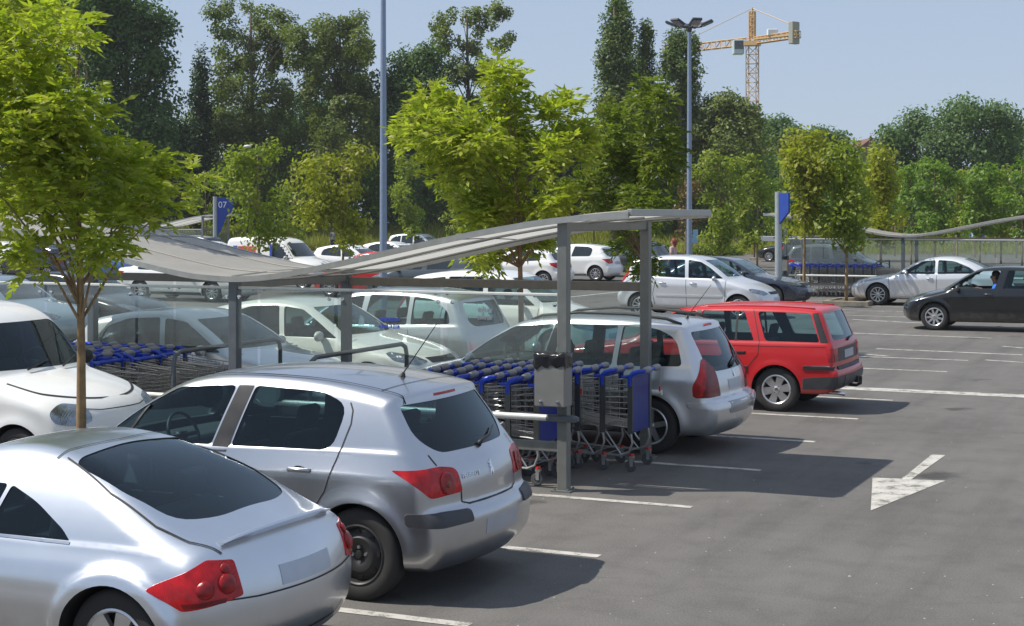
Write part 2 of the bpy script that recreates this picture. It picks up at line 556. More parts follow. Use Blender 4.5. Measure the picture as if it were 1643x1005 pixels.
def surface_nets(f, lo, hi, h, newton=3):
    ax = [np.arange(lo[i] - 1.5 * h, hi[i] + 2 * h, h) for i in range(3)]
    X, Y, Z = np.meshgrid(*ax, indexing='ij')
    F = f(X.ravel(), Y.ravel(), Z.ravel()).reshape(X.shape)
    neg = F < 0
    nx, ny, nz = F.shape
    corners = [(a, b, c) for a in (0, 1) for b in (0, 1) for c in (0, 1)]
    cnt = sum(neg[a:nx - 1 + a, b:ny - 1 + b, c:nz - 1 + c].astype(np.int8) for a, b, c in corners)
    act = (cnt > 0) & (cnt < 8)
    I = np.argwhere(act)
    P = np.zeros((len(I), 3)); N = np.zeros(len(I))
    for a in corners:
        for axis in range(3):
            if a[axis] == 1: continue
            b = list(a); b[axis] = 1
            va = F[I[:, 0] + a[0], I[:, 1] + a[1], I[:, 2] + a[2]]
            vb = F[I[:, 0] + b[0], I[:, 1] + b[1], I[:, 2] + b[2]]
            m = (va < 0) != (vb < 0)
            t = np.where(m, va / np.where(m, va - vb, 1), 0)
            p = np.array(a, float)[None, :].repeat(len(I), 0)
            p[:, axis] += t
            P[m] += p[m]; N[m] += 1
    P /= N[:, None]
    V = (I + P) * h + np.array([a[0] for a in ax])
    idx = np.full(act.shape, -1, np.int64); idx[tuple(I.T)] = np.arange(len(I))
    quads = []
    for axis in range(3):
        sl0 = [slice(1, n - 1) for n in F.shape]; sl1 = [slice(1, n - 1) for n in F.shape]
        sl0[axis] = slice(0, F.shape[axis] - 1); sl1[axis] = slice(1, F.shape[axis])
        A = neg[tuple(sl0)]; B = neg[tuple(sl1)]
        E = np.argwhere(A != B)
        flip = A[tuple(E.T)]
        off = np.array([1, 1, 1]); off[axis] = 0
        E = E + off
        o1, o2 = (axis + 1) % 3, (axis + 2) % 3
        q = []
        for d1, d2 in ((1, 1), (0, 1), (0, 0), (1, 0)):
            c = E.copy(); c[:, o1] -= d1; c[:, o2] -= d2
            q.append(idx[tuple(c.T)])
        q = np.stack(q, 1)
        q[~flip] = q[~flip][:, ::-1]
        quads.append(q)
    Q = np.concatenate(quads)
    e = 2e-3
    for _ in range(newton):
        v = f(*V.T)
        g = np.stack([(f(*(V + np.eye(3)[i] * e).T) - f(*(V - np.eye(3)[i] * e).T)) / (2 * e) for i in range(3)], 1)
        st = (v / np.maximum((g * g).sum(1), .2))[:, None] * g
        ln = np.linalg.norm(st, axis=1, keepdims=True)
        V = V - st * np.minimum(1, .6 * h / np.maximum(ln, 1e-9))
    return V, Q

def roundpoly(pts, r=.05, n=4):
    """pts (a,b[,r]) -> polygon with rounded corners"""
    out = []
    P = [np.array(p[:2], float) for p in pts]
    for i, p in enumerate(P):
        rr = pts[i][2] if len(pts[i]) > 2 else r
        a = P[i - 1] - p; b = P[(i + 1) % len(P)] - p
        la, lb = np.linalg.norm(a), np.linalg.norm(b)
        d = min(rr, .45 * la, .45 * lb)
        if d < 1e-4: out.append(tuple(p)); continue
        s = p + a / la * d; e = p + b / lb * d
        for k in range(n + 1):
            t = k / n
            out.append(tuple((1 - t) ** 2 * s + 2 * t * (1 - t) * p + t * t * e))
    return out

PI = math.pi
class CarShape:
    """s: metres behind the front bumper, y: left, z: up.   car x = s0 - s"""
    def __init__(self, sp, h):
        self.sp = sp
        L = self.L = sp['L']; self.hw = sp['W'] / 2
        prof = spline(sp['profile'], 8)
        self.gh = .015
        self.g0 = (-.35, -.1)
        xs, zs, D = poly_sdf_grid(prof, -.35, L + .35, -.1, sp['H'] + .35, self.gh)
        self.D = blur(D, 1)
        self.zs = smooth_table(sp['belt'], -.4, L + .4, .12)
        self.wp = smooth_table(sp['plan'], -.4, L + .4, .10)
        self.warp = smooth_table(sp['warp'], -.4, L + .4, .15)
        self.sec = smooth_table(sp.get('sec', [(-.2, .91), (0, .93), (.18, .962), (.5, .984), (.79, 1.0), (.815, 1.0), (1, .952)]), -.5, 1.2, .018)
        self.axles = sp['axles']; self.wr = sp['wr']
        self.h = h
        V, Q = surface_nets(lambda x, y, z: self.f(x, y, z), (0, -self.hw - .1, .1), (L, self.hw + .1, sp['H'] + .03), h)
        self.V = V; self.Q = Q
    def f(self, s, y, z):
        sp = self.sp
        c = self.warp(s)
        ay = np.abs(y)
        s2 = s - c * y * y * sp.get('warpk', 1.0)
        zb = self.zs(s)
        z2 = z + sp.get('crown', .06) * y * y * sstep(.6, 1.0, z)
        u = (s2 - self.g0[0]) / self.gh; w = (z2 - self.g0[1]) / self.gh
        n, m = self.D.shape
        u = np.clip(u, 0, n - 1.001); w = np.clip(w, 0, m - 1.001)
        i = u.astype(int); j = w.astype(int); fu = u - i; fw = w - j
        D = self.D
        side = D[i, j] * (1 - fu) * (1 - fw) + D[i + 1, j] * fu * (1 - fw) + D[i, j + 1] * (1 - fu) * fw + D[i + 1, j + 1] * fu * fw
        W0 = self.wp(s) * self.hw
        z0 = .20
        t = (z - z0) / np.maximum(zb - z0, .05)
        Wl = W0 * self.sec(np.minimum(t, 1.0))
        up = np.maximum(z - zb, 0)
        W = Wl - sp.get('inset', .02) * sstep(0, .035, up) - sp.get('lean', .30) * up - sp.get('curv', .22) * up * up
        for k, a in enumerate(self.axles):
            r = np.sqrt((s - a) ** 2 + (z - self.wr) ** 2)
            Ra = sp.get('arch', self.wr + .055)
            fl = sp.get('flare', .018)
            fw_ = sp.get('flarew', .07)
            W = W + fl * np.exp(-(np.maximum(r - Ra - sp.get('flat', 0), 0) / fw_) ** 2) * (z < zb + .2)
        for (sa, sb, za, zb_, amt) in sp.get('bumps', []):
            W = W + amt * sstep(sa - .02, sa + .02, s) * (1 - sstep(sb - .02, sb + .02, s)) * sstep(za - .012, za + .012, z) * (1 - sstep(zb_ - .012, zb_ + .012, z))
        lat = (ay - W) * .92
        r = sp.get('r_body', .07) + (sp.get('r_roof', .09) - sp.get('r_body', .07)) * sstep(0, .15, z - zb)
        return rmax(side, lat, r)

def boolean_diff(ob, cutter):
    md = ob.modifiers.new('cut', 'BOOLEAN')
    md.operation = 'DIFFERENCE'; md.solver = 'EXACT'; md.object = cutter
    dg = bpy.context.evaluated_depsgraph_get(); dg.update()
    me = bpy.data.meshes.new_from_object(ob.evaluated_get(dg))
    ob.modifiers.clear()
    old = ob.data
    ob.data = me
    bpy.data.meshes.remove(old)
    bpy.data.objects.remove(cutter)
    return me

class Car:
    def __init__(self, sp, h, paint_mat, name, hollow=True):
        self.sp = sp
        self.sh = CarShape(sp, h)
        L = sp['L']
        self.s0 = L / 2
        V = self.sh.V.copy(); V[:, 0] = self.s0 - V[:, 0]
        Q = self.sh.Q[:, ::-1]
        self.V, self.Q = V, Q
        self.bvh = BVHTree.FromPolygons([tuple(p) for p in V], [tuple(int(i) for i in q) for q in Q])
        self.root = empty(name)
        self.paint = paint_mat
        self.hollow = hollow
        cut = MB(); cut2 = MB()
        Ra = sp.get('arch', sp['wr'] + .055)
        for a in sp['axles']:
            for sg in (-1, 1):
                pr = [(self.s0 - a + Ra * math.cos(t), sp['wr'] + Ra * math.sin(t)) for t in np.linspace(0, 2 * math.pi, 48, endpoint=False)]
                y0, y1 = sorted((sg * (self.sh.hw - .36), sg * (self.sh.hw + .3)))
                cut.prism(pr, 'y', y0, y1, 2)
        allv, allq, mi = [V], [Q], [np.zeros(len(Q), int)]
        if hollow:
            c0, c1 = sp['cabin']
            fl = sp.get('floor', .68)
            def fin(s, y, z):
                f = self.sh.f(s, y, z) + .05
                f = np.maximum(f, fl - z)
                f = np.maximum(f, c0 - s); f = np.maximum(f, s - c1)
                return f
            Vi, Qi = surface_nets(fin, (c0, -self.sh.hw, fl), (c1, self.sh.hw, sp['H']), .045, 2)
            Vi[:, 0] = self.s0 - Vi[:, 0]
            allv.append(Vi); allq.append(Qi + len(V)); mi.append(np.ones(len(Qi), int))
            for w in sp['side_windows']:
                pl = [(self.s0 - a, b) for a, b in roundpoly(w['p'], w.get('r', .05))]
                for sg in (-1, 1):
                    y0, y1 = sorted((sg * .36, sg * 1.3))
                    cut.prism(pl, 'y', y0, y1, 2)
            for key in ('front_window', 'rear_window'):
                w = sp[key]
                pl = roundpoly(w['p'], w.get('r', .06))
                if w.get('view') == 'top':
                    cut2.prism([(self.s0 - a, b) for a, b in pl], 'z', w['lo'], w['hi'], 2)
                else:
                    a, b = w['range']
                    cut2.prism(pl, 'x', min(self.s0 - a, self.s0 - b), max(self.s0 - a, self.s0 - b), 2)
        me = np_mesh('body', np.concatenate(allv), np.concatenate(allq), [paint_mat, M['interior'], M['trim']], True, None, np.concatenate(mi))
        self.body = obj('body', me, self.root)
        co = obj('cutter_tmp', cut.mesh('cutter_tmp', [M['trim']] * 3))
        me = boolean_diff(self.body, co)
        if cut2.v:
            me = boolean_diff(self.body, obj('cutter_tmp', cut2.mesh('cutter_tmp', [M['trim']] * 3)))
        me.polygons.foreach_set('use_smooth', np.ones(len(me.polygons), dtype=bool))
        me.set_sharp_from_angle(angle=math.radians(38))
    # -------- patches laid on the bodywork
    def _ray(self, view, a, b, sg):
        if view == 'side': o = Vector((self.s0 - a, sg * 3, b)); d = Vector((0, -sg, 0))
        elif view == 'rear': o = Vector((-self.s0 - 2, a, b)); d = Vector((1, 0, 0))
        elif view == 'front': o = Vector((self.s0 + 2, a, b)); d = Vector((-1, 0, 0))
        elif view == 'top': o = Vector((self.s0 - a, b, 4)); d = Vector((0, 0, -1))
        else:  # ('diag', angle from rear axis, end) ; a = horizontal coordinate
            ang, end = view[1], view[2]
            ex = 1 if end == 'rear' else -1
            d = Vector((ex * math.cos(ang), -sg * math.sin(ang), 0))
            h = Vector((sg * math.sin(ang) * ex * ex, ex * sg * 0 + math.cos(ang) * sg * sg, 0))
            h = Vector((-d.y, d.x, 0)) * (sg * ex)
            c = Vector((-ex * self.s0 * .8, sg * self.sh.hw * .6, 0))
            o = c + h * a + Vector((0, 0, b)) - d * 3
        return o, d
    def diag2(self, view, p3, sg):
        """3-D guess (s, y, z) -> diag coordinates"""
        ang, end = view[1], view[2]
        ex = 1 if end == 'rear' else -1
        d = Vector((ex * math.cos(ang), -sg * math.sin(ang), 0))
        h = Vector((-d.y, d.x, 0)) * (sg * ex)
        c = Vector((-ex * self.s0 * .8, sg * self.sh.hw * .6, 0))
        q = Vector((self.s0 - p3[0], sg * p3[1], 0)) - c
        return (q.dot(h), p3[2])
    def patch(self, name, poly, view, mat, off=.004, thick=.012, res=.05, sg=1, parent=None, smooth=True, build=True, bm_in=None):
        bm = bmesh.new()
        vs = [bm.verts.new((p[0], p[1], 0)) for p in poly]
        try: bm.faces.new(vs)
        except ValueError: return None
        for ax in (0, 1):
            lo = min(p[ax] for p in poly); hi = max(p[ax] for p in poly)
            c = math.floor(lo / res) * res + res
            while c < hi - 1e-4:
                co = [0, 0, 0]; co[ax] = c; no = [0, 0, 0]; no[ax] = 1
                bmesh.ops.bisect_plane(bm, geom=bm.verts[:] + bm.edges[:] + bm.faces[:], plane_co=co, plane_no=no, dist=1e-5)
                c += res
        bmesh.ops.triangulate(bm, faces=bm.faces[:])
        vec = None
        for v in bm.verts:
            o, d = self._ray(view, v.co.x, v.co.y, sg)
            loc, nor, _, _ = self.bvh.ray_cast(o, d)
            if loc is None:
                loc, nor, _, _ = self.bvh.find_nearest(o + d * (3 if not isinstance(view, str) or view in ('side',) else 2.2))
            vec = d
            v.co = loc - d * off
        if thick > 0:
            be = [e for e in bm.edges if e.is_boundary]
            r = bmesh.ops.extrude_edge_only(bm, edges=be)
            for g in r['geom']:
                if isinstance(g, bmesh.types.BMVert): g.co += vec * thick
        bmesh.ops.recalc_face_normals(bm, faces=bm.faces[:])
        # outward
        fsum = sum((f.normal.dot(vec) * f.calc_area() for f in bm.faces))
        if fsum > 0: bmesh.ops.reverse_faces(bm, faces=bm.faces[:])
        me = bpy.data.meshes.new(name)
        bm.to_mesh(me); bm.free()
        me.materials.append(mat)
        if smooth:
            me.polygons.foreach_set('use_smooth', [True] * len(me.polygons))
            me.set_sharp_from_angle(angle=math.radians(40))
        return obj(name, me, parent or self.root)
    def dome(self, name, p3, view, rad, mat, bulge=.35, parent=None, off=.004):
        out = []
        for sg in (-1, 1):
            a, b = self.diag2(view, p3, sg)
            o, d = self._ray(view, a, b, sg)
            loc, nor, _, _ = self.bvh.ray_cast(o, d)
            if loc is None: continue
            q = nor.to_track_quat('Z', 'Y')
            mb = MB(); n = 20; V = []; R = 6
            for i in range(R + 1):
                t = i / R
                rr = rad * math.cos(t * PI / 2); hh = rad * bulge * math.sin(t * PI / 2)
                for k in range(n):
                    V.append(q @ Vector((rr * math.cos(2 * PI * k / n), rr * math.sin(2 * PI * k / n), hh)))
            mb.add(V, [(i * n + k, i * n + (k + 1) % n, (i + 1) * n + (k + 1) % n, (i + 1) * n + k) for i in range(R) for k in range(n)])
            out.append(mb.build(name, mat, parent or self.root, smooth=True, loc=loc + nor * off))
        return out
    def both(self, name, poly, view, mat, **k):
        return [self.patch(name, poly, view, mat, sg=sg, **k) for sg in (-1, 1)]
    def strip(self, name, lines, view, mat, w=.0095, off=.003, sgs=(-1, 1), thick=0.0):
        """dark shut lines: polylines laid on the body, one mesh each"""
        for sg in sgs:
            for ln in lines:
                mb = MB()
                pts = []
                for i in range(len(ln) - 1):
                    a, b = np.array(ln[i][:2]), np.array(ln[i + 1][:2])
                    n = max(1, int(np.linalg.norm(b - a) / .02))
                    for k in range(n): pts.append(a + (b - a) * k / n)
                pts.append(np.array(ln[-1][:2]))
                L_, R_ = [], []
                for i, p in enumerate(pts):
                    t = pts[min(i + 1, len(pts) - 1)] - pts[max(i - 1, 0)]
                    t = t / max(1e-9, np.linalg.norm(t)); nn = np.array((-t[1], t[0])) * w / 2
                    for q, lst in ((p + nn, L_), (p - nn, R_)):
                        o, d = self._ray(view, q[0], q[1], sg)
                        loc, nor, _, _ = self.bvh.ray_cast(o, d)
                        if loc is None:
                            lst.append(None); continue
                        if nor.dot(d) > 0: nor = -nor
                        lst.append(loc + nor * off)
                for i in range(len(pts) - 1):
                    q = (L_[i], L_[i + 1], R_[i + 1], R_[i])
                    if any(x is None for x in q): continue
                    if mb.v and q[0] == mb.v[-3]: pass
                    mb.add(q, [(0, 1, 2, 3)])
                if not mb.v: continue
                o = mb.build(name, mat, self.root)
                bm = bmesh.new(); bm.from_mesh(o.data); bmesh.ops.remove_doubles(bm, verts=bm.verts[:], dist=1e-4)
                bm.to_mesh(o.data); bm.free()
    def glazing(self, mat_side=None, mat_rear=None, opaque=False):
        sp = self.sp
        off = .003 if opaque else -.006
        th = .006 if opaque else 0
        for w in sp['side_windows']:
            m = w.get('mat') or mat_side
            pl = roundpoly(w['p'], w.get('r', .05))
            if not opaque: pl = [tuple(p) for p in pl]
            self.both('side_window', pl, 'side', m, off=off, thick=th, res=.09)
        for key, nm, v in (('front_window', 'windscreen', 'front'), ('rear_window', 'rear_window', 'rear')):
            w = sp[key]
            pl = roundpoly(w['p'], w.get('r', .06))
            view = 'top' if w.get('view') == 'top' else v
            self.patch(nm, pl, view, mat_rear if key == 'rear_window' else mat_side, off=off, thick=th, res=.09)
    def wheels(self, style, seg=40):
        sp = self.sp
        r = sp['wr']; w = sp.get('tw', .20)
        for a in sp['axles']:
            for sg in (-1, 1):
                wh = wheel_mesh(r, w, seg)
                y = sg * (self.sh.hw - .012 - w / 2 - sp.get('tuck', .02))
                o = obj('wheel', wh, self.root, loc=(self.s0 - a, y, r))
                o.rotation_euler = (0, random.uniform(0, 6), 0 if sg > 0 else math.pi)
                rm = rim_mesh(r, w, style)
                obj('rim', rm, o)
    def mirror(self, s, z, y, mat, size=.1):
        for sg in (-1, 1):
            mb = MB()
            n = 14; rows = 7
            V = []
            for i in range(rows + 1):
                ph = math.pi * i / rows
                for k in range(n):
                    t = 2 * math.pi * k / n
                    V.append((size * .55 * (abs(math.cos(ph)) ** .7 * (1 if math.cos(ph) > 0 else -.45)),
                              size * 1.05 * math.sin(ph) ** .6 * math.cos(t), size * .72 * math.sin(ph) ** .6 * math.sin(t)))
            fs = [(i * n + k, i * n + (k + 1) % n, (i + 1) * n + (k + 1) % n, (i + 1) * n + k) for i in range(rows) for k in range(n)]
            mb.add(V, fs, 0)
            o = mb.build('wing_mirror', [mat], self.root, smooth=True, loc=(self.s0 - s, sg * (y + size * .9), z))
            MB().tube([(0, 0, -.01), (-.02, -sg * size * 1.2, -.05)], .022, 6).build('mirror_arm', M['trim'], o)
    def handle(self, s, z, mat, w=.19):
        for sg in (-1, 1):
            o, d = self._ray('side', s, z, sg)
            loc = self.bvh.ray_cast(o, d)[0]
            if loc is None: continue
            mb = MB()
            mb.tube([(w / 2, -sg * .012, 0), (w * .4, sg * .022, .002), (0, sg * .03, .004), (-w * .4, sg * .022, .002), (-w / 2, -sg * .012, 0)], [.014, .016, .016, .016, .014], 8)
            h = mb.build('door_handle', mat, self.root, smooth=True, loc=loc)
            dk = MB()
            n = 14
            dk.add([(.055 * math.cos(t), sg * .003, .032 * math.sin(t) - .002) for t in np.linspace(0, 2 * math.pi, n, endpoint=False)], [tuple(range(n))])
            dk.build('handle_recess', M['trim'], h)

WHEELS = {}
def wheel_mesh(r, w, seg=40):
    k = ('t', round(r, 3), w, seg)
    if k not in WHEELS:
        ri = r * .66
        h = w / 2
        prof = [(ri, -h * .9), (ri + .02, -h), (r - .035, -h * 1.02), (r - .012, -h * .88), (r, -h * .7), (r, h * .7), (r - .012, h * .88), (r - .035, h * 1.02), (ri + .02, h), (ri, h * .9)]
        WHEELS[k] = MB().lathe(prof, seg, 'y').mesh('wheel', M['rubber'], True, 50)
    return WHEELS[k]

def rim_mesh(r, w, st):
    """st: dict(n, mat, wi, wo, holes)"""
    k = ('r', round(r, 3), w, st['key'])
    if k in WHEELS: return WHEELS[k]
    R = r * .672; h = w / 2
    mb = MB()
    # barrel and lip, open to the outside (+y)
    mb.lathe([(R, -h * .85), (R, h * .94), (R - .012, h * .99), (R - .022, h * .9), (R - .03, h * .45), (R - .04, -h * .8)], 40, 'y', mi=0)
    # dark disc behind (brake and drum)
    mb.lathe([(.0, h * .05), (R - .032, h * .05), (R - .032, -h * .1), (.0, -h * .1)], 32, 'y', mi=1, closed=False)
    mb.lathe([(.0, h * .3), (R * .55, h * .3), (R * .55, h * .06)], 32, 'y', mi=2, closed=False)
    kind = st['kind']
    if kind == 'spoke':
        n = st['n']
        for i in range(n):
            a0 = 2 * math.pi * i / n
            for tw in st.get('split', (0,)):
                a = a0 + tw
                ca, sa = math.cos(a), math.sin(a)
                pts = []
                for rr, wd, yy in ((R * .16, st['wi'], h * .80), (R * .55, (st['wi'] + st['wo']) / 2, h * .86), (R - .018, st['wo'], h * .88)):
                    for sgn in (-1, 1):
                        pts.append((rr * ca - sgn * wd / 2 * sa, yy, rr * sa + sgn * wd / 2 * ca))
                for rr, wd, yy in ((R * .16, st['wi'], h * .5), (R * .55, (st['wi'] + st['wo']) / 2 * 1.1, h * .62), (R - .018, st['wo'] * 1.1, h * .62)):
                    for sgn in (-1, 1):
                        pts.append((rr * ca - sgn * wd / 2 * sa, yy, rr * sa + sgn * wd / 2 * ca))
                mb.add(pts, [(0, 1, 3, 2), (2, 3, 5, 4), (0, 2, 8, 6), (2, 4, 10, 8), (1, 7, 9, 3), (3, 9, 11, 5), (4, 5, 11, 10)], 0)
        mb.lathe([(.0, h * .9), (R * .2, h * .86), (R * .27, h * .78), (R * .27, h * .4)], 24, 'y', mi=0, closed=False)
        mb.lathe([(.0, h * .945), (.026, h * .94), (.028, h * .86)], 16, 'y', mi=3, closed=False)
        for i in range(st.get('bolts', 5)):
            a = 2 * math.pi * (i + .5) / st.get('bolts', 5)
            mb.lathe([(.0, h * .84), (.010, h * .84), (.010, h * .7)], 8, 'y', (R * .21 * math.cos(a), 0, R * .21 * math.sin(a)), 2, False)
    elif kind == 'steel':
        mb.lathe([(.0, h * .60), (R * .22, h * .60), (R * .26, h * .66), (R * .40, h * .80), (R * .55, h * .82), (R * .72, h * .55), (R * .86, h * .45), (R - .02, h * .62)], 40, 'y', mi=0, closed=False)
        for i in range(8):
            a = 2 * math.pi * i / 8
            c = (R * .69 * math.cos(a), 0, R * .69 * math.sin(a))
            mb.lathe([(.0, h * .66), (.020, h * .66), (.021, h * .4)], 12, 'y', c, 1, False)
        for i in range(4):
            a = 2 * math.pi * (i + .5) / 4
            mb.lathe([(.0, h * .74), (.012, h * .74), (.012, h * .55)], 8, 'y', (R * .24 * math.cos(a), 0, R * .24 * math.sin(a)), 4, False)
        mb.lathe([(.0, h * .82), (R * .12, h * .80), (R * .14, h * .55)], 16, 'y', mi=1, closed=False)
    WHEELS[k] = mb.mesh('rim', [st['mat'], M['brake'], M['trim'], M['chrome'], M['alloy']], True, 30)
    return WHEELS[k]

RIM_STEEL = dict(key='steel', kind='steel', mat=M['steel_black'])
RIM_FIVE = dict(key='five', kind='spoke', n=5, wi=.062, wo=.05, mat=M['alloy'], bolts=5)
RIM_SIX = dict(key='six', kind='spoke', n=6, wi=.075, wo=.11, mat=M['alloy'], bolts=4)
RIM_TEN = dict(key='ten', kind='spoke', n=10, wi=.028, wo=.034, mat=M['alloy'])
RIM_COVER = dict(key='cover', kind='spoke', n=9, wi=.05, wo=.045, mat=M['alloy'])
# ------------------------------------------------------------------ car types
P_FRONT = [(0.14, .20), (0.03, .30), (0.0, .45), (.04, .60), (.17, .72), (.45, .83), (.75, .905), (.92, .95)]
SPEC = {}
SPEC['hatch'] = dict(L=4.20, W=1.746, H=1.51, wr=.317, axles=(.85, 3.458), tw=.195,
    profile=P_FRONT + [(.99, .97, 1), (1.35, 1.20), (1.78, 1.425), (2.04, 1.485), (2.45, 1.51), (2.95, 1.50), (3.3, 1.468), (3.62, 1.42), (3.72, 1.395, 1), (3.715, 1.345, 1), (3.90, 1.12), (4.0, 1.0), (4.06, .93), (4.105, .82), (4.115, .70), (4.12, .635, 1), (4.16, .625), (4.195, .58), (4.20, .46), (4.17, .32), (4.08, .22, 1), (0.14, .20)],
    belt=[(0, .74), (.5, .84), (1.02, .93), (2.3, .98), (3.3, 1.01), (4.2, 1.01)],
    plan=[(-.3, .80), (0, .86), (.25, .945), (.6, .985), (1.2, 1), (3.3, 1.0), (3.7, .985), (4.0, .955), (4.2, .93)],
    warp=[(-.1, .40), (.3, .34), (1.2, .16), (2.2, .0), (3.0, -.02), (3.6, -.12), (4.2, -.24)],
    flare=.022, flarew=.075, arch=.362, lean=.30, curv=.20, inset=.012, r_roof=.075, r_body=.085, cabin=(1.06, 3.82),
    side_windows=[dict(p=[(1.18, .985, .03), (1.48, 1.205, .1), (1.81, 1.38), (2.335, 1.418), (2.212, 1.0, .03)], r=.05),
                  dict(p=[(2.388, 1.002, .03), (2.50, 1.42, .04), (3.08, 1.402, .06), (3.31, 1.325, .12), (3.24, 1.02, .10)], r=.05)],
    front_window=dict(p=[(-.66, 1.0, .04), (-.56, 1.40), (.56, 1.40), (.66, 1.0, .04)], range=(.55, 1.88)),
    rear_window=dict(p=[(-.61, 1.325, .04), (.61, 1.325, .04), (.66, 1.12, .1), (.52, 1.0, .16), (-.52, 1.0, .16), (-.66, 1.12, .1)], range=(3.25, 4.6)))
SPEC['estate'] = dict(SPEC['hatch'], L=4.42, H=1.54, axles=(.85, 3.558),
    profile=P_FRONT + [(.99, .97, 1), (1.35, 1.20), (1.78, 1.43), (2.05, 1.492), (2.5, 1.53), (3.1, 1.53), (3.6, 1.50), (3.9, 1.468), (3.97, 1.45, 1), (3.975, 1.40, 1), (4.13, 1.16), (4.22, 1.0), (4.27, .92), (4.305, .80), (4.32, .64, 1), (4.37, .63), (4.415, .58), (4.42, .46), (4.38, .32), (4.28, .22, 1), (0.14, .20)],
    belt=[(0, .74), (.5, .84), (1.02, .915), (2.3, .955), (3.3, .98), (4.4, .985)],
    plan=[(-.3, .80), (0, .86), (.25, .945), (.6, .985), (1.2, 1), (3.5, 1.0), (3.9, .985), (4.2, .95), (4.42, .92)],
    warp=[(-.1, .40), (.3, .34), (1.2, .16), (2.2, .0), (3.2, -.02), (3.8, -.10), (4.42, -.19)],
    lean=.26, cabin=(1.06, 4.05),
    side_windows=[dict(p=[(1.15, .96, .03), (1.47, 1.20, .1), (1.81, 1.385), (2.32, 1.425), (2.20, .965, .03)], r=.05),
                  dict(p=[(2.36, .967, .03), (2.46, 1.43, .04), (3.12, 1.43, .04), (3.09, .98, .04)], r=.05),
                  dict(p=[(3.15, .98, .04), (3.18, 1.43, .04), (3.60, 1.405, .08), (3.84, 1.30, .12), (3.93, 1.0, .06)], r=.05)],
    rear_window=dict(p=[(-.56, 1.37, .05), (.56, 1.37, .05), (.63, 1.0, .08), (.50, .93, .12), (-.50, .93, .12), (-.63, 1.0, .08)], range=(3.5, 4.8)))
SPEC['coupe'] = dict(L=4.04, W=1.764, H=1.346, wr=.318, axles=(.87, 3.29), tw=.225,
    profile=[(0.12, .20), (0.02, .30), (0.0, .42), (.05, .54), (.2, .66), (.5, .765), (.85, .835), (1.15, .885), (1.22, .90, 1), (1.55, 1.10), (1.88, 1.265), (2.1, 1.325), (2.36, 1.346), (2.62, 1.325), (2.9, 1.265), (3.2, 1.16), (3.48, 1.035), (3.70, .945), (3.88, .885), (3.93, .845), (3.985, .76), (4.03, .62), (4.04, .50), (4.02, .36), (3.93, .22, 1), (.12, .20)],
    belt=[(0, .70), (.5, .745), (1.15, .80), (2.3, .825), (3.3, .84), (4.1, .82)],
    plan=[(-.3, .72), (0, .80), (.25, .91), (.6, .975), (1.2, .985), (2.4, .975), (3.2, 1.0), (3.6, .975), (3.9, .90), (4.04, .84)],
    warp=[(-.1, .45), (.3, .38), (1.2, .18), (2.2, .02), (2.9, -.03), (3.5, -.12), (3.8, -.24), (4.04, -.36)],
    sec=[(-.2, .91), (0, .925), (.2, .965), (.5, 1.0), (.7, .995), (.85, .965), (1, .915)],
    flare=.042, flarew=.035, flat=.055, arch=.352, lean=.36, curv=.38, inset=.008, r_roof=.11, r_body=.12, crown=.09, cabin=(1.3, 3.58), floor=.64,
    side_windows=[dict(p=[(1.42, .858, .02), (1.72, 1.03, .1), (2.0, 1.125, .1), (2.36, 1.125, .03), (2.29, .858, .02)], r=.05),
                  dict(p=[(2.315, .858, .02), (2.39, 1.122, .03), (2.62, 1.045, .08), (2.86, .92, .03), (2.93, .864, .01)], r=.04)],
    front_window=dict(p=[(-.62, .93, .04), (-.50, 1.24), (.50, 1.24), (.62, .93, .04)], range=(.7, 2.0)),
    rear_window=dict(view='top', lo=.80, hi=1.6, p=[(2.76, -.54, .07), (3.18, -.60, .06), (3.50, -.56, .12), (3.60, -.30, .14), (3.61, .30, .14), (3.50, .56, .12), (3.18, .60, .06), (2.76, .54, .07), (2.72, 0, .1)]))
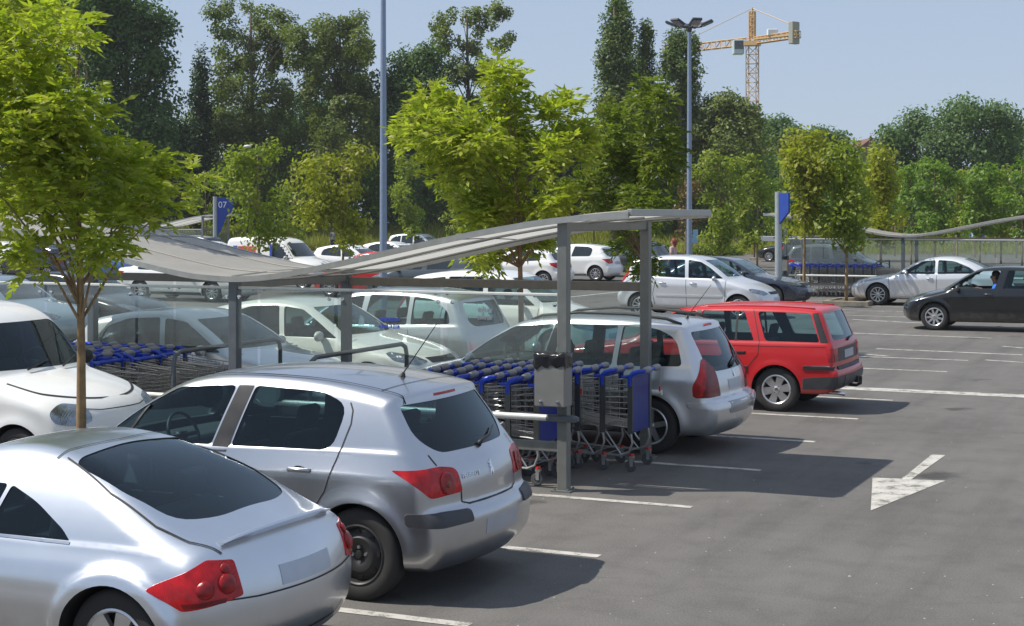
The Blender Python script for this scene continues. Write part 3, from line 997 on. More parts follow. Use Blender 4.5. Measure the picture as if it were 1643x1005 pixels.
SPEC['old_estate'] = dict(L=4.40, W=1.694, H=1.445, wr=.305, axles=(.85, 3.519), tw=.185,
    profile=[(0.10, .22), (0.01, .32), (0.0, .48), (.03, .62, 1), (.1, .70), (.25, .755), (.7, .83), (1.2, .905), (1.28, .92, 1), (1.62, 1.14), (1.98, 1.345), (2.2, 1.395), (2.6, 1.43), (3.2, 1.445), (3.8, 1.435), (4.05, 1.415), (4.10, 1.40, 1), (4.14, 1.34), (4.29, .99), (4.325, .93), (4.335, .80), (4.34, .60, 1), (4.385, .59), (4.40, .55), (4.40, .42), (4.36, .34, 1), (4.2, .26, 1), (.10, .22)],
    belt=[(0, .70), (.5, .80), (1.15, .885), (2.3, .915), (4.4, .935)],
    plan=[(-.3, .86), (0, .92), (.25, .965), (.6, .985), (1.2, 1), (3.5, 1.0), (4.0, .985), (4.4, .955)],
    warp=[(-.1, .16), (.3, .14), (1.2, .09), (2.2, .0), (3.2, -.01), (4.0, -.05), (4.4, -.07)],
    sec=[(-.2, .92), (0, .94), (.18, .975), (.45, .995), (.62, 1.0), (.8, .992), (1, .965)],
    flare=.012, flarew=.06, arch=.345, lean=.25, curv=.14, inset=.015, r_roof=.06, r_body=.05, cabin=(1.4, 4.18),
    side_windows=[dict(p=[(1.50, .955, .02), (2.0, 1.315, .05), (2.33, 1.352, .03), (2.33, .955, .03)], r=.03),
                  dict(p=[(2.41, .955, .03), (2.42, 1.358, .03), (3.03, 1.362, .03), (3.20, .965, .03)], r=.03),
                  dict(p=[(3.36, .965, .05), (3.22, 1.36, .05), (3.96, 1.355, .05), (4.11, .965, .04)], r=.05)],
    front_window=dict(p=[(-.62, .965, .03), (-.54, 1.33), (.54, 1.33), (.62, .965, .03)], range=(.7, 2.1)),
    rear_window=dict(p=[(-.565, 1.35, .04), (.565, 1.35, .04), (.60, .985, .04), (-.60, .985, .04)], range=(3.7, 4.8)))
SPEC['van'] = dict(L=4.02, W=1.68, H=1.80, wr=.30, axles=(.75, 3.35), tw=.175,
    profile=[(0.12, .22), (0.02, .34), (0.0, .52), (.04, .70), (.16, .84), (.40, .955), (.72, 1.04), (.92, 1.085), (.98, 1.10, 1), (1.25, 1.38), (1.5, 1.61), (1.68, 1.70), (1.95, 1.76), (2.4, 1.795), (3.0, 1.80), (3.6, 1.78), (3.84, 1.74), (3.90, 1.68), (3.95, 1.40), (3.97, 1.0), (3.98, .62, 1), (4.01, .60), (4.02, .42), (3.94, .26, 1), (.12, .22)],
    belt=[(0, .74), (.4, .92), (.95, 1.02), (2.0, 1.03), (4.0, 1.04)],
    plan=[(-.3, .74), (0, .82), (.25, .93), (.6, .985), (1.2, 1), (3.4, 1.0), (3.9, .985), (4.02, .97)],
    warp=[(-.1, .42), (.3, .36), (1.0, .24), (1.6, .12), (2.2, .0), (3.4, -.01), (4.02, -.05)],
    flare=.02, arch=.345, lean=.14, curv=.05, inset=.015, r_roof=.12, r_body=.12, cabin=(1.05, 3.75), floor=.75,
    side_windows=[dict(p=[(1.15, 1.06, .03), (1.45, 1.45, .1), (1.60, 1.56), (2.02, 1.60), (2.02, 1.06)], r=.06)],
    front_window=dict(p=[(-.70, 1.13, .06), (-.60, 1.58, .1), (.60, 1.58, .1), (.70, 1.13, .06)], range=(.5, 1.78)),
    rear_window=dict(p=[(-.55, 1.58), (.55, 1.58), (.58, 1.1), (-.58, 1.1)], range=(3.5, 4.5)))
SPEC['mpv'] = dict(L=4.28, W=1.78, H=1.64, wr=.31, axles=(.83, 3.515), tw=.195,
    profile=[(0.13, .20), (0.02, .32), (0.0, .46), (.04, .62), (.15, .75), (.42, .89), (.72, .985), (.92, 1.04), (1.0, 1.06, 1), (1.4, 1.33), (1.82, 1.54), (2.1, 1.61), (2.5, 1.64), (3.0, 1.63), (3.5, 1.58), (3.78, 1.53), (3.86, 1.50, 1), (3.88, 1.45), (4.05, 1.12), (4.13, .98), (4.17, .85), (4.19, .66, 1), (4.24, .64), (4.28, .58), (4.275, .42), (4.18, .24, 1), (.13, .20)],
    belt=[(0, .74), (.5, .88), (1.0, .98), (2.3, 1.02), (3.4, 1.05), (4.3, 1.06)],
    plan=[(-.3, .76), (0, .83), (.25, .93), (.6, .98), (1.2, 1), (3.4, 1.0), (3.9, .975), (4.28, .92)],
    warp=[(-.1, .42), (.3, .36), (1.2, .18), (2.2, .0), (3.2, -.02), (3.8, -.10), (4.28, -.17)],
    flare=.022, arch=.36, lean=.24, curv=.15, inset=.015, r_roof=.08, r_body=.09, cabin=(1.1, 3.95), floor=.72,
    side_windows=[dict(p=[(1.24, 1.045, .03), (1.62, 1.33, .1), (1.88, 1.47), (2.22, 1.525), (2.18, 1.045, .03)], r=.05),
                  dict(p=[(2.27, 1.05, .03), (2.32, 1.53, .04), (3.02, 1.52, .04), (3.02, 1.07, .04)], r=.05),
                  dict(p=[(3.09, 1.075, .04), (3.09, 1.515, .04), (3.42, 1.48, .08), (3.70, 1.30, .14), (3.76, 1.10, .05)], r=.05)],
    front_window=dict(p=[(-.68, 1.09, .05), (-.58, 1.51), (.58, 1.51), (.68, 1.09, .05)], range=(.6, 2.0)),
    rear_window=dict(p=[(-.56, 1.43, .05), (.56, 1.43, .05), (.62, 1.12, .1), (.5, 1.05, .1), (-.5, 1.05, .1), (-.62, 1.12, .1)], range=(3.4, 4.7)))
SPEC['compact'] = dict(L=4.10, W=1.75, H=1.46, wr=.312, axles=(.86, 3.42), tw=.195,
    profile=[(0.13, .20), (0.02, .30), (0.0, .44), (.04, .59), (.17, .71), (.48, .825), (.85, .905), (1.15, .955), (1.22, .97, 1), (1.6, 1.20), (1.98, 1.38), (2.2, 1.435), (2.5, 1.46), (2.9, 1.445), (3.3, 1.39), (3.56, 1.34), (3.64, 1.32, 1), (3.66, 1.27), (3.84, 1.04), (3.92, .95), (3.97, .84), (3.99, .64, 1), (4.05, .62), (4.10, .56), (4.095, .40), (4.0, .23, 1), (.13, .20)],
    belt=[(0, .73), (.5, .83), (1.2, .915), (2.3, .955), (3.3, .99), (4.1, 1.0)],
    plan=[(-.3, .78), (0, .84), (.25, .935), (.6, .985), (1.2, 1), (3.3, 1.0), (3.7, .98), (4.1, .92)],
    warp=[(-.1, .42), (.3, .35), (1.2, .17), (2.2, .0), (3.0, -.02), (3.6, -.10), (4.1, -.17)],
    flare=.022, arch=.358, lean=.30, curv=.2, inset=.012, r_roof=.08, r_body=.085, cabin=(1.3, 3.72),
    side_windows=[dict(p=[(1.40, .955, .03), (1.74, 1.17, .1), (2.02, 1.325), (2.34, 1.365), (2.24, .96, .03)], r=.05),
                  dict(p=[(2.32, .965, .03), (2.42, 1.37, .04), (2.9, 1.35, .06), (3.24, 1.24, .12), (3.30, 1.02, .06)], r=.05)],
    front_window=dict(p=[(-.65, .99, .04), (-.55, 1.35), (.55, 1.35), (.65, .99, .04)], range=(.75, 2.1)),
    rear_window=dict(p=[(-.55, 1.26, .05), (.55, 1.26, .05), (.60, 1.03, .08), (-.60, 1.03, .08)], range=(3.2, 4.5)))
SPEC['sedan'] = dict(L=4.77, W=1.82, H=1.47, wr=.325, axles=(.95, 3.66), tw=.21,
    profile=[(0.13, .19), (0.02, .29), (0.0, .43), (.04, .57), (.18, .69), (.5, .80), (.95, .885), (1.3, .94), (1.38, .96, 1), (1.8, 1.20), (2.2, 1.375), (2.45, 1.435), (2.8, 1.47), (3.15, 1.455), (3.5, 1.385), (3.85, 1.25), (4.14, 1.105), (4.24, 1.075, 1), (4.45, 1.065), (4.64, 1.045), (4.68, 1.02, 1), (4.71, .86), (4.72, .66), (4.75, .62), (4.77, .50), (4.75, .34), (4.66, .21, 1), (.13, .19)],
    belt=[(0, .71), (.5, .805), (1.3, .905), (2.5, .945), (3.6, .985), (4.8, 1.0)],
    plan=[(-.3, .76), (0, .83), (.25, .93), (.6, .98), (1.2, 1), (3.8, 1.0), (4.3, .97), (4.77, .89)],
    warp=[(-.1, .42), (.3, .35), (1.3, .16), (2.3, .0), (3.2, -.02), (4.1, -.10), (4.77, -.18)],
    flare=.02, arch=.37, lean=.33, curv=.22, inset=.012, r_roof=.09, r_body=.09, cabin=(1.5, 4.2),
    side_windows=[dict(p=[(1.60, .95, .03), (1.98, 1.18, .1), (2.25, 1.325), (2.62, 1.37), (2.62, .955, .03)], r=.05),
                  dict(p=[(2.70, .96, .03), (2.70, 1.372, .04), (3.15, 1.345, .1), (3.62, 1.16, .14), (3.80, 1.02, .05), (3.7, .985, .03)], r=.05)],
    front_window=dict(p=[(-.66, .98, .04), (-.55, 1.35), (.55, 1.35), (.66, .98, .04)], range=(.8, 2.4)),
    rear_window=dict(view='top', lo=.9, hi=1.7, p=[(3.42, -.50, .06), (3.8, -.57, .06), (4.12, -.58, .1), (4.12, .58, .1), (3.8, .57, .06), (3.42, .50, .06)]))

M['silver'] = paint('silver_metallic_paint', (.53, .545, .575), 1.0, .32)
M['silver_blue'] = paint('cool_silver_metallic_paint', (.68, .71, .755), 1.0, .34)
M['silver_warm'] = paint('pale_silver_metallic_paint', (.66, .67, .69), .85, .35)
M['white_silver'] = paint('white_silver_paint', (.71, .72, .735), .5, .34)
M['red'] = paint('red_car_paint', (.50, .014, .018), 0, .34, .4)
M['white'] = paint('white_car_paint', (.82, .82, .80), 0, .35)
M['ivory'] = paint('off_white_car_paint', (.72, .73, .68), 0, .35)
M['black'] = paint('black_car_paint', (.010, .012, .014), 0, .2, .5, .03)
M['navy'] = paint('navy_car_paint', (.02, .028, .05), .1, .22, 1.0)
M['slate'] = paint('slate_grey_car_paint', (.055, .07, .08), .2, .28, 1.0)
M['teal_silver'] = paint('teal_grey_car_paint', (.24, .32, .35), .4, .3)
M['blue'] = paint('blue_car_paint', (.06, .13, .34), .2, .3)
M['grey'] = paint('mid_grey_metallic_paint', (.22, .235, .25), .4, .32)

M['tail_deep'] = lamp_mat('deep_red_lens', (.36, .008, .010), .08, 160)
M['lamp_amber_dim'] = lamp_mat('dim_amber_bulb', (.30, .07, .02), .1)
def seats(car, s_front, s_rear, z0=.62, ztop=1.12):
    for s, ys, lab in ((s_front, (-.36, .36), 0), (s_rear, (-.38, .38), 1)):
        for y in ys:
            mb = MB()
            x = car.s0 - s
            w = .46 if lab == 0 else .62
            tilt = Matrix.Rotation(math.radians(-14), 3, 'Y')
            mb.box((x, y, (z0 + ztop - .16) / 2), (.12, w, ztop - .16 - z0), M=tilt)
            mb.box((x - .06, y, ztop - .04), (.085, .26, .18), M=tilt)
            mb.build('seat', M['seat'], car.root, bevel=.035, smooth=True)

def steering(car, s, y, z):
    mb = MB()
    n = 20
    ring = [(.06 * math.sin(t) * 0 + .07 * math.sin(t), .18 * math.cos(t), .165 * math.sin(t)) for t in np.linspace(0, 2 * math.pi, n + 1)]
    mb.tube(ring, .014, 6, caps=False)
    mb.box((0, 0, 0), (.03, .30, .03)); mb.box((0.03, 0, -.02), (.06, .09, .09))
    mb.build('steering_wheel', M['trim'], car.root, loc=(car.s0 - s, y, z), smooth=True)

def dashboard(car, s, z, w):
    mb = MB()
    pr = [(car.s0 - s + .28, z - .2), (car.s0 - s + .28, z - .02), (car.s0 - s + .05, z), (car.s0 - s - .18, z - .01), (car.s0 - s - .22, z - .1), (car.s0 - s - .2, z - .25)]
    mb.prism(pr, 'y', -w, w)
    mb.build('dashboard', M['interior'], car.root, bevel=.03)

def place(car, u, v, rz, label, cat='car', group=None):
    r = car.root if isinstance(car, Car) else car
    r.location = (u, v, 0); r.rotation_euler = (0, 0, rz)
    tag(r, label, cat, group)

PI = math.pi
DG_R = lambda a: ('diag', math.radians(a), 'rear')
DG_F = lambda a: ('diag', math.radians(a), 'front')

def lamp(car, name, pts3, view, mat, r=.03, off=.006, thick=.02):
    out = []
    for sg in (-1, 1):
        pl = [car.diag2(view, p, sg) + ((p[3],) if len(p) > 3 else ()) for p in pts3]
        out.append(car.patch(name, roundpoly(pl, r), view, mat, off=off, thick=thick, res=.04, sg=sg))
    return out

# ---- 1  silver coupe, lower left
def silver_coupe():
    c = Car(SPEC['coupe'], .024, M['silver_blue'], 'parked_car')
    c.glazing(M['privacy'], M['car_glass'])
    c.wheels(RIM_SIX, 48)
    seats(c, 2.05, 2.85, .55, 1.06); dashboard(c, 1.55, .86, .6)
    v = DG_R(42)
    lamp(c, 'taillight', [(3.50, .86, .665, .012), (3.80, .70, .815, .02), (3.93, .60, .80, .02), (4.0, .60, .61, .02), (3.74, .84, .555, .012)], v, M['tail_red'], .02)
    c.dome('lamp_lens', (3.92, .665, .685), v, .058, M['tail_deep'], .45, off=.006)
    c.dome('lamp_lens', (3.83, .755, .665), v, .052, M['tail_deep'], .45, off=.006)
    c.dome('lamp_lens', (3.90, .655, .76), v, .032, M['tail_deep'], .45, off=.006)
    lamp(c, 'reverse_light', [(3.72, .83, .595, .005), (3.93, .68, .615, .005), (3.92, .68, .59, .005), (3.74, .83, .572, .005)], v, M['tail_dark'], .004, off=.009)
    # lip spoiler across the tail
    mb = MB(); pts = []
    for y in np.linspace(-.56, .56, 15):
        o, d = c._ray('top', 3.80 + .035 - .22 * y * y, y, 1)
        loc = c.bvh.ray_cast(o, d)[0]
        pts.append(loc)
    V, Fs = [], []
    for i, p in enumerate(pts):
        e = 1 - .75 * (abs(i - 7) / 7) ** 5
        V += [p + Vector((.05, 0, -.01)), p + Vector((.02, 0, .010 * e)), p + Vector((-.055, 0, .034 * e)), p + Vector((-.064, 0, .024 * e)), p + Vector((-.02, 0, -.02))]
    for i in range(len(pts) - 1):
        for k in range(5):
            Fs.append((i * 5 + k, i * 5 + (k + 1) % 5, (i + 1) * 5 + (k + 1) % 5, (i + 1) * 5 + k))
    Fs += [(0, 1, 2, 3, 4), tuple((len(pts) - 1) * 5 + k for k in range(5))]
    mb.add(V, Fs); mb.build('spoiler', c.paint, c.root, smooth=True, angle=50)
    c.strip('panel_gap', [[(2.30, .84), (2.36, .60), (2.34, .34), (1.4, .32)]], 'side', M['trim'])
    c.strip('boot_gap', [[(2.62, -.52), (2.66, .0), (2.62, .52)], [(2.68, .50), (3.1, .635), (3.45, .68), (3.66, .66), (3.83, .60)], [(2.68, -.50), (3.1, -.635), (3.45, -.68), (3.66, -.66), (3.83, -.60)]], 'top', M['trim'], off=.006, sgs=(1,))
    c.strip('bumper_gap', [[(-.70, .60), (-.45, .585), (.45, .585), (.70, .60)], [(-.5, .36), (-.42, .30), (.42, .30), (.5, .36)]], 'rear', M['trim'], sgs=(1,))
    c.patch('number_plate', [(-.26, .61), (.26, .61), (.26, .72), (-.26, .72)], 'rear', M['plate'], off=.004, thick=.01)
    c.strip('window_trim', [[(1.45, .846), (2.94, .852)]], 'side', M['chrome'], .014, .004)
    c.mirror(1.62, .90, .84, c.paint, .095)
    return c
coupe = silver_coupe()
place(coupe, -4.90 - 2.02, 7.92, PI, 'silver coupe with sloping rear glass and lip spoiler, nearest car at bottom left', 'car', 'cars parked in bays')

# ---- 2  silver five door hatch
def silver_hatch():
    c = Car(SPEC['hatch'], .023, M['silver'], 'parked_car')
    c.glazing(M['car_glass'], M['privacy'])
    c.wheels(RIM_STEEL, 48)
    seats(c, 2.25, 3.15); steering(c, 1.64, .36, .98); dashboard(c, 1.44, .96, .66)
    v = DG_R(42)
    lamp(c, 'taillight', [(3.72, .84, .915, .02), (4.05, .66, .925, .03), (4.10, .50, .90, .06), (4.10, .45, .735, .02), (3.98, .74, .725, .03)], v, M['tail_red'], .03)
    c.dome('lamp_lens', (4.05, .60, .81), v, .078, M['tail_deep'], .12, off=.007)
    c.dome('lamp_lens', (4.05, .60, .80), v, .026, M['lamp_amber_dim'], .5, off=.014)
    # bumper strips
    v2 = DG_R(36)
    for sg in (-1, 1):
        pl = [c.diag2(v2, p, sg) + (.025,) for p in ((3.84, .85, .625), (4.1, .74, .632), (4.19, .46, .622), (4.19, .44, .538), (4.1, .75, .533), (3.86, .85, .538))]
        c.patch('bumper_strip', roundpoly(pl, .02), v2, M['grey_trim'], off=.014, thick=.02, res=.05, sg=sg)
    # door pillars in dark trim
    c.both('pillar_trim', [(2.215, .955), (2.352, 1.418), (2.486, 1.422), (2.36, .958)], 'side', M['bronze'], off=.0025, thick=.004)
    c.both('window_divider', [(1.40, .985), (1.56, 1.235), (1.585, 1.245), (1.43, .985)], 'side', M['trim'], off=.002, thick=.012)
    c.strip('panel_gap', [[(2.285, .95), (2.28, .60), (2.25, .30)], [(1.13, .93), (1.16, .60), (1.20, .30)],
                          [(3.325, 1.34), (3.355, 1.29), (3.36, 1.20), (3.30, .98), (3.21, .74), (3.08, .56), (3.03, .42)],
                          [(1.2, .305), (3.03, .305)], [(3.06, .50), (3.03, .42)]], 'side', M['trim'])
    c.strip('roof_joint', [[(1.95, .545), (2.6, .56), (3.3, .555), (3.68, .55)]], 'top', M['trim'], .014, .008)
    for ln in ([[(3.5, -.56), (3.52, 0), (3.5, .56)]],): c.strip('roof_edge_gap', ln, 'top', M['trim'], .008, .003, (1,))
    c.strip('tailgate_gap', [[(-.63, 1.0), (-.62, .93)], [(.63, 1.0), (.62, .93)], [(-.44, .735), (-.44, .665), (-.36, .645), (.36, .645), (.44, .665), (.44, .735)]], 'rear', M['trim'], .010, .003, (1,))
    c.handle(3.0, .875, M['silver']); c.handle(2.05, .865, M['silver'])
    c.both('side_moulding', [(3.0, .43), (3.0, .375), (1.25, .355), (1.25, .41)], 'side', M['trim'], off=.008, thick=.012)
    c.mirror(1.38, 1.0, .88, c.paint, .10)
    c.patch('number_plate', [(-.26, .42), (.26, .42), (.26, .53), (-.26, .53)], 'rear', M['plate'], off=.004, thick=.01)
    c.patch('brake_light', [(-.17, 1.353), (.17, 1.353), (.17, 1.372), (-.17, 1.372)], 'rear', M['tail_red'], off=.004, thick=.01)
    # wiper and aerial
    def on(view, a, b, off=.02):
        o, d = c._ray(view, a, b, 1); return c.bvh.ray_cast(o, d)[0] - d * off
    mb = MB(); mb.tube([on('rear', 0.02, 1.005, .01), on('rear', -.02, 1.03, .035), on('rear', -.2, 1.045, .03), on('rear', -.42, 1.085, .02)], [.022, .014, .010, .006], 6)
    mb.build('wiper', M['trim'], c.root, smooth=True)
    p = on('top', 3.36, 0, -.0)
    mb = MB(); mb.tube([p, p + Vector((-.01, 0, .03))], [.03, .012], 8); mb.tube([p + Vector((-.005, 0, .02)), p + Vector((-.31, 0, .42))], [.006, .003], 5)
    mb.build('aerial', M['trim'], c.root)
    # chrome emblem: rampant animal outline, and lettering under the left edge of the glass
    lion = [(-.01, -.05), (.005, -.05), (.008, -.02), (.02, -.03), (.028, -.052), (.04, -.052), (.03, -.015), (.018, .005), (.034, .012), (.032, .02), (.016, .022), (.03, .036), (.026, .042), (.010, .034), (.008, .052), (-.004, .056), (-.016, .048), (-.010, .034), (-.006, .012), (-.018, -.006), (-.014, -.026)]
    c.patch('emblem', [(a, b + .845) for a, b in lion], 'rear', M['chrome'], off=.008, thick=.008, res=.03)
    return c
hatch = silver_hatch()
hatch.root.scale = (1, 1, 1.02)
place(hatch, -4.88 - 2.10, 10.52, PI, 'silver five door hatchback with plain black steel wheels, beside the coupe', 'car', 'cars parked in bays')

# lettering helper: words become meshes laid on a flat spot
def words(text, size, mat, name, parent, loc, rot, extrude=.002, align='CENTER', font_w=1.0):
    cu = bpy.data.curves.new(name, 'FONT'); cu.body = text; cu.size = size; cu.extrude = extrude; cu.align_x = align
    o = bpy.data.objects.new(name, cu); link(o)
    dg = bpy.context.evaluated_depsgraph_get(); dg.update()
    me = bpy.data.meshes.new_from_object(o.evaluated_get(dg))
    bpy.data.objects.remove(o)
    me.materials.clear(); me.materials.append(mat)
    o = obj(name, me, parent, loc)
    o.rotation_euler = rot
    o.scale = (font_w, 1, 1)
    return o
_o, _d = hatch._ray('rear', .30, .835, 1)
_p, _n, _, _ = hatch.bvh.ray_cast(_o, _d)
if _n.x > 0: _n = -_n
_x = Vector((0, 0, 1)).cross(_n).normalized(); _y = _n.cross(_x)
_R = Matrix((_x, _y, _n)).transposed()
words('PEUGEOT', .052, M['chrome'], 'lettering', hatch.root, tuple(_p + _n * .002 - _y * .018), _R.to_euler(), .002)
def dress(c, kind, zf=.68, rear=None, front=True, handles=True, gaps=True, mold=None, amber=False):
    sp = c.sp; L = sp['L']
    if front:
        lamp(c, 'headlight', [(.10, .46, zf - .02, .04), (.16, .64, zf + .06, .04), (.50, .80, zf + .12, .05), (.56, .86, zf + .10, .03), (.46, .86, zf + .01, .04), (.14, .66, zf - .06, .04)], DG_F(38), M['lamp_clear'], .04)
        c.patch('grille', roundpoly([(-.36, zf - .04), (.36, zf - .04), (.40, zf + .03), (-.40, zf + .03)], .02), 'front', M['trim'], off=.004, thick=.01)
        c.patch('air_intake', roundpoly([(-.45, .30), (.45, .30), (.40, .42), (-.40, .42)], .03), 'front', M['trim'], off=.004, thick=.01)
        c.patch('number_plate', [(-.26, .45), (.26, .45), (.26, .56), (-.26, .56)], 'front', M['plate'], off=.006, thick=.01)
    if rear:
        lamp(c, 'taillight', rear, DG_R(40), M['tail_red'], .03)
        zt = rear[0][2]
        c.patch('number_plate', [(-.26, zt - .14), (.26, zt - .14), (.26, zt - .03), (-.26, zt - .03)], 'rear', M['plate'], off=.006, thick=.01)
    w = sp['side_windows']
    if gaps:
        a, b = sp['axles']
        zb = float(c.sh.zs(2.2))
        lines = [[(a + .33, zb - .02), (a + .36, .30)], [(w[0]['p'][-1][0] + .06, zb - .01), (w[0]['p'][-1][0] + .04, .30)]]
        if len(w) > 1:
            lines.append([(w[1]['p'][-2][0] + .04 if kind != 'sedan' else b - .16, zb - .02), (b - .36, .62), (b - .42, .34)])
        c.strip('panel_gap', lines, 'side', M['trim'], .010)
    if handles:
        zb = float(c.sh.zs(2.2)) - .11
        for x in w[:2]:
            xs = [p[0] for p in x['p']]
            c.handle(max(xs[-1], xs[0]) - .02 if kind == 'van' else (x['p'][-1][0] - .14), zb, c.paint)
    if mold:
        c.both('side_moulding', [(sp['axles'][0] + .42, mold), (sp['axles'][1] - .45, mold), (sp['axles'][1] - .45, mold + .05), (sp['axles'][0] + .42, mold + .05)], 'side', c.paint if mold > .5 else M['trim'], off=.012, thick=.016)
    s0 = w[0]['p'][0][0]
    c.mirror(s0 + .22, float(c.sh.zs(s0)) + .06, c.sh.hw - .04, c.paint, .10)

REAR = {
 'hatch': [(3.72, .84, .915), (4.05, .66, .925), (4.10, .50, .90), (4.10, .45, .735), (3.98, .74, .725)],
 'compact': [(3.66, .84, .93), (3.9, .70, .95), (3.97, .55, .93), (3.98, .52, .74), (3.9, .74, .74), (3.72, .84, .84)],
 'mpv': [(3.86, .82, 1.22), (3.98, .74, 1.24), (4.10, .68, 1.02), (4.16, .62, .82), (4.05, .80, .82), (3.94, .84, 1.0)],
 'sedan': [(4.28, .86, .92), (4.6, .70, .95), (4.7, .50, .93), (4.71, .46, .80), (4.55, .78, .79), (4.34, .87, .86)],
 'van': [(3.84, .83, 1.05), (3.95, .72, 1.05), (3.96, .70, .72), (3.86, .83, .72)],
}

# ---- 3  silver estate beyond the trolley shelter
def silver_estate():
    c = Car(SPEC['estate'], .027, M['silver_warm'], 'parked_car')
    c.glazing(M['car_glass'], M['car_glass'])
    c.wheels(RIM_FIVE, 44)
    seats(c, 2.3, 3.15); steering(c, 1.64, .36, .98); dashboard(c, 1.44, .96, .66)
    lamp(c, 'taillight', [(4.12, .62, 1.10, .04), (4.24, .52, .97, .03), (4.30, .50, .66, .02), (4.05, .80, .655, .02), (4.02, .80, .80, .06)], DG_R(42), M['tail_dark'], .03)
    lamp(c, 'taillight_edge', [(4.11, .66, 1.08, .03), (4.16, .62, 1.06, .02), (4.10, .76, .67, .02), (4.04, .81, .665, .02), (4.02, .81, .80, .06)], DG_R(42), M['tail_red'], .03, off=.009)
    c.patch('brake_light', roundpoly([(-.14, 1.415), (.14, 1.415), (.12, 1.44), (-.12, 1.44)], .01), 'rear', M['tail_red'], off=.012, thick=.02)
    c.patch('number_plate', [(-.24, .71), (.24, .71), (.24, .82), (-.24, .82)], 'rear', M['plate'], off=.006, thick=.01)
    c.patch('bumper_step', roundpoly([(-.46, .46), (.46, .46), (.50, .60), (-.50, .60)], .04), 'rear', M['grey'], off=.004, thick=.012)
    c.strip('panel_gap', [[(2.27, .96), (2.26, .60), (2.22, .30)], [(1.13, .93), (1.2, .30)], [(3.13, .96), (3.12, .74), (3.0, .46)]], 'side', M['trim'], .009)
    c.both('pillar_trim', [(2.225, .97), (2.335, 1.43), (2.45, 1.432), (2.345, .972)], 'side', M['trim'], off=.006, thick=.008)
    v2 = DG_R(36)
    for sg in (-1, 1):
        pl = [c.diag2(v2, p, sg) + (.03,) for p in ((4.0, .85, .60), (4.3, .76, .605), (4.41, .48, .59), (4.41, .47, .52), (4.3, .77, .525), (4.04, .86, .535))]
        c.patch('bumper_strip', roundpoly(pl, .02), v2, c.paint, off=.018, thick=.022, res=.05, sg=sg)
    def on(view, a, b, off=.02):
        o, d = c._ray(view, a, b, 1); return c.bvh.ray_cast(o, d)[0] - d * off
    for sg in (-1, 1):
        mb = MB()
        mb.tube([on('top', 1.98, sg * .56, .0), on('top', 2.12, sg * .56, .035), on('top', 2.6, sg * .565, .05), on('top', 3.2, sg * .565, .05), on('top', 3.66, sg * .56, .04), on('top', 3.84, sg * .555, .0)], [.014, .017, .017, .017, .018, .02], 8)
        mb.build('roof_rail', M['trim'], c.root, smooth=True)
    mb = MB(); mb.tube([on('rear', 0.0, .96, .01), on('rear', -.1, 1.0, .035), on('rear', -.44, 1.05, .02)], [.024, .014, .007], 6)
    mb.build('wiper', M['trim'], c.root, smooth=True)
    p = on('top', 3.72, 0, 0)
    mb = MB(); mb.tube([p, p + Vector((-.01, 0, .03))], [.03, .012], 8); mb.tube([p + Vector((-.005, 0, .02)), p + Vector((-.30, 0, .40))], [.006, .003], 5)
    mb.build('aerial', M['trim'], c.root)
    c.handle(2.92, .86, c.paint); c.handle(2.08, .855, c.paint)
    c.mirror(1.38, 1.0, .88, c.paint, .10)
    c.patch('emblem', [(a * .9, b * .9 + .885) for a, b in [(-.02, -.05), (.02, -.05), (.03, 0), (.02, .05), (-.01, .05), (-.03, 0)]], 'rear', M['chrome'], off=.008, thick=.008, res=.03)
    return c
estate = silver_estate()
place(estate, -5.22 - 2.21, 17.85, PI, 'silver estate car with roof rails and tall dark red tail lamps, beyond the trolley shelter', 'car', 'cars parked in bays')

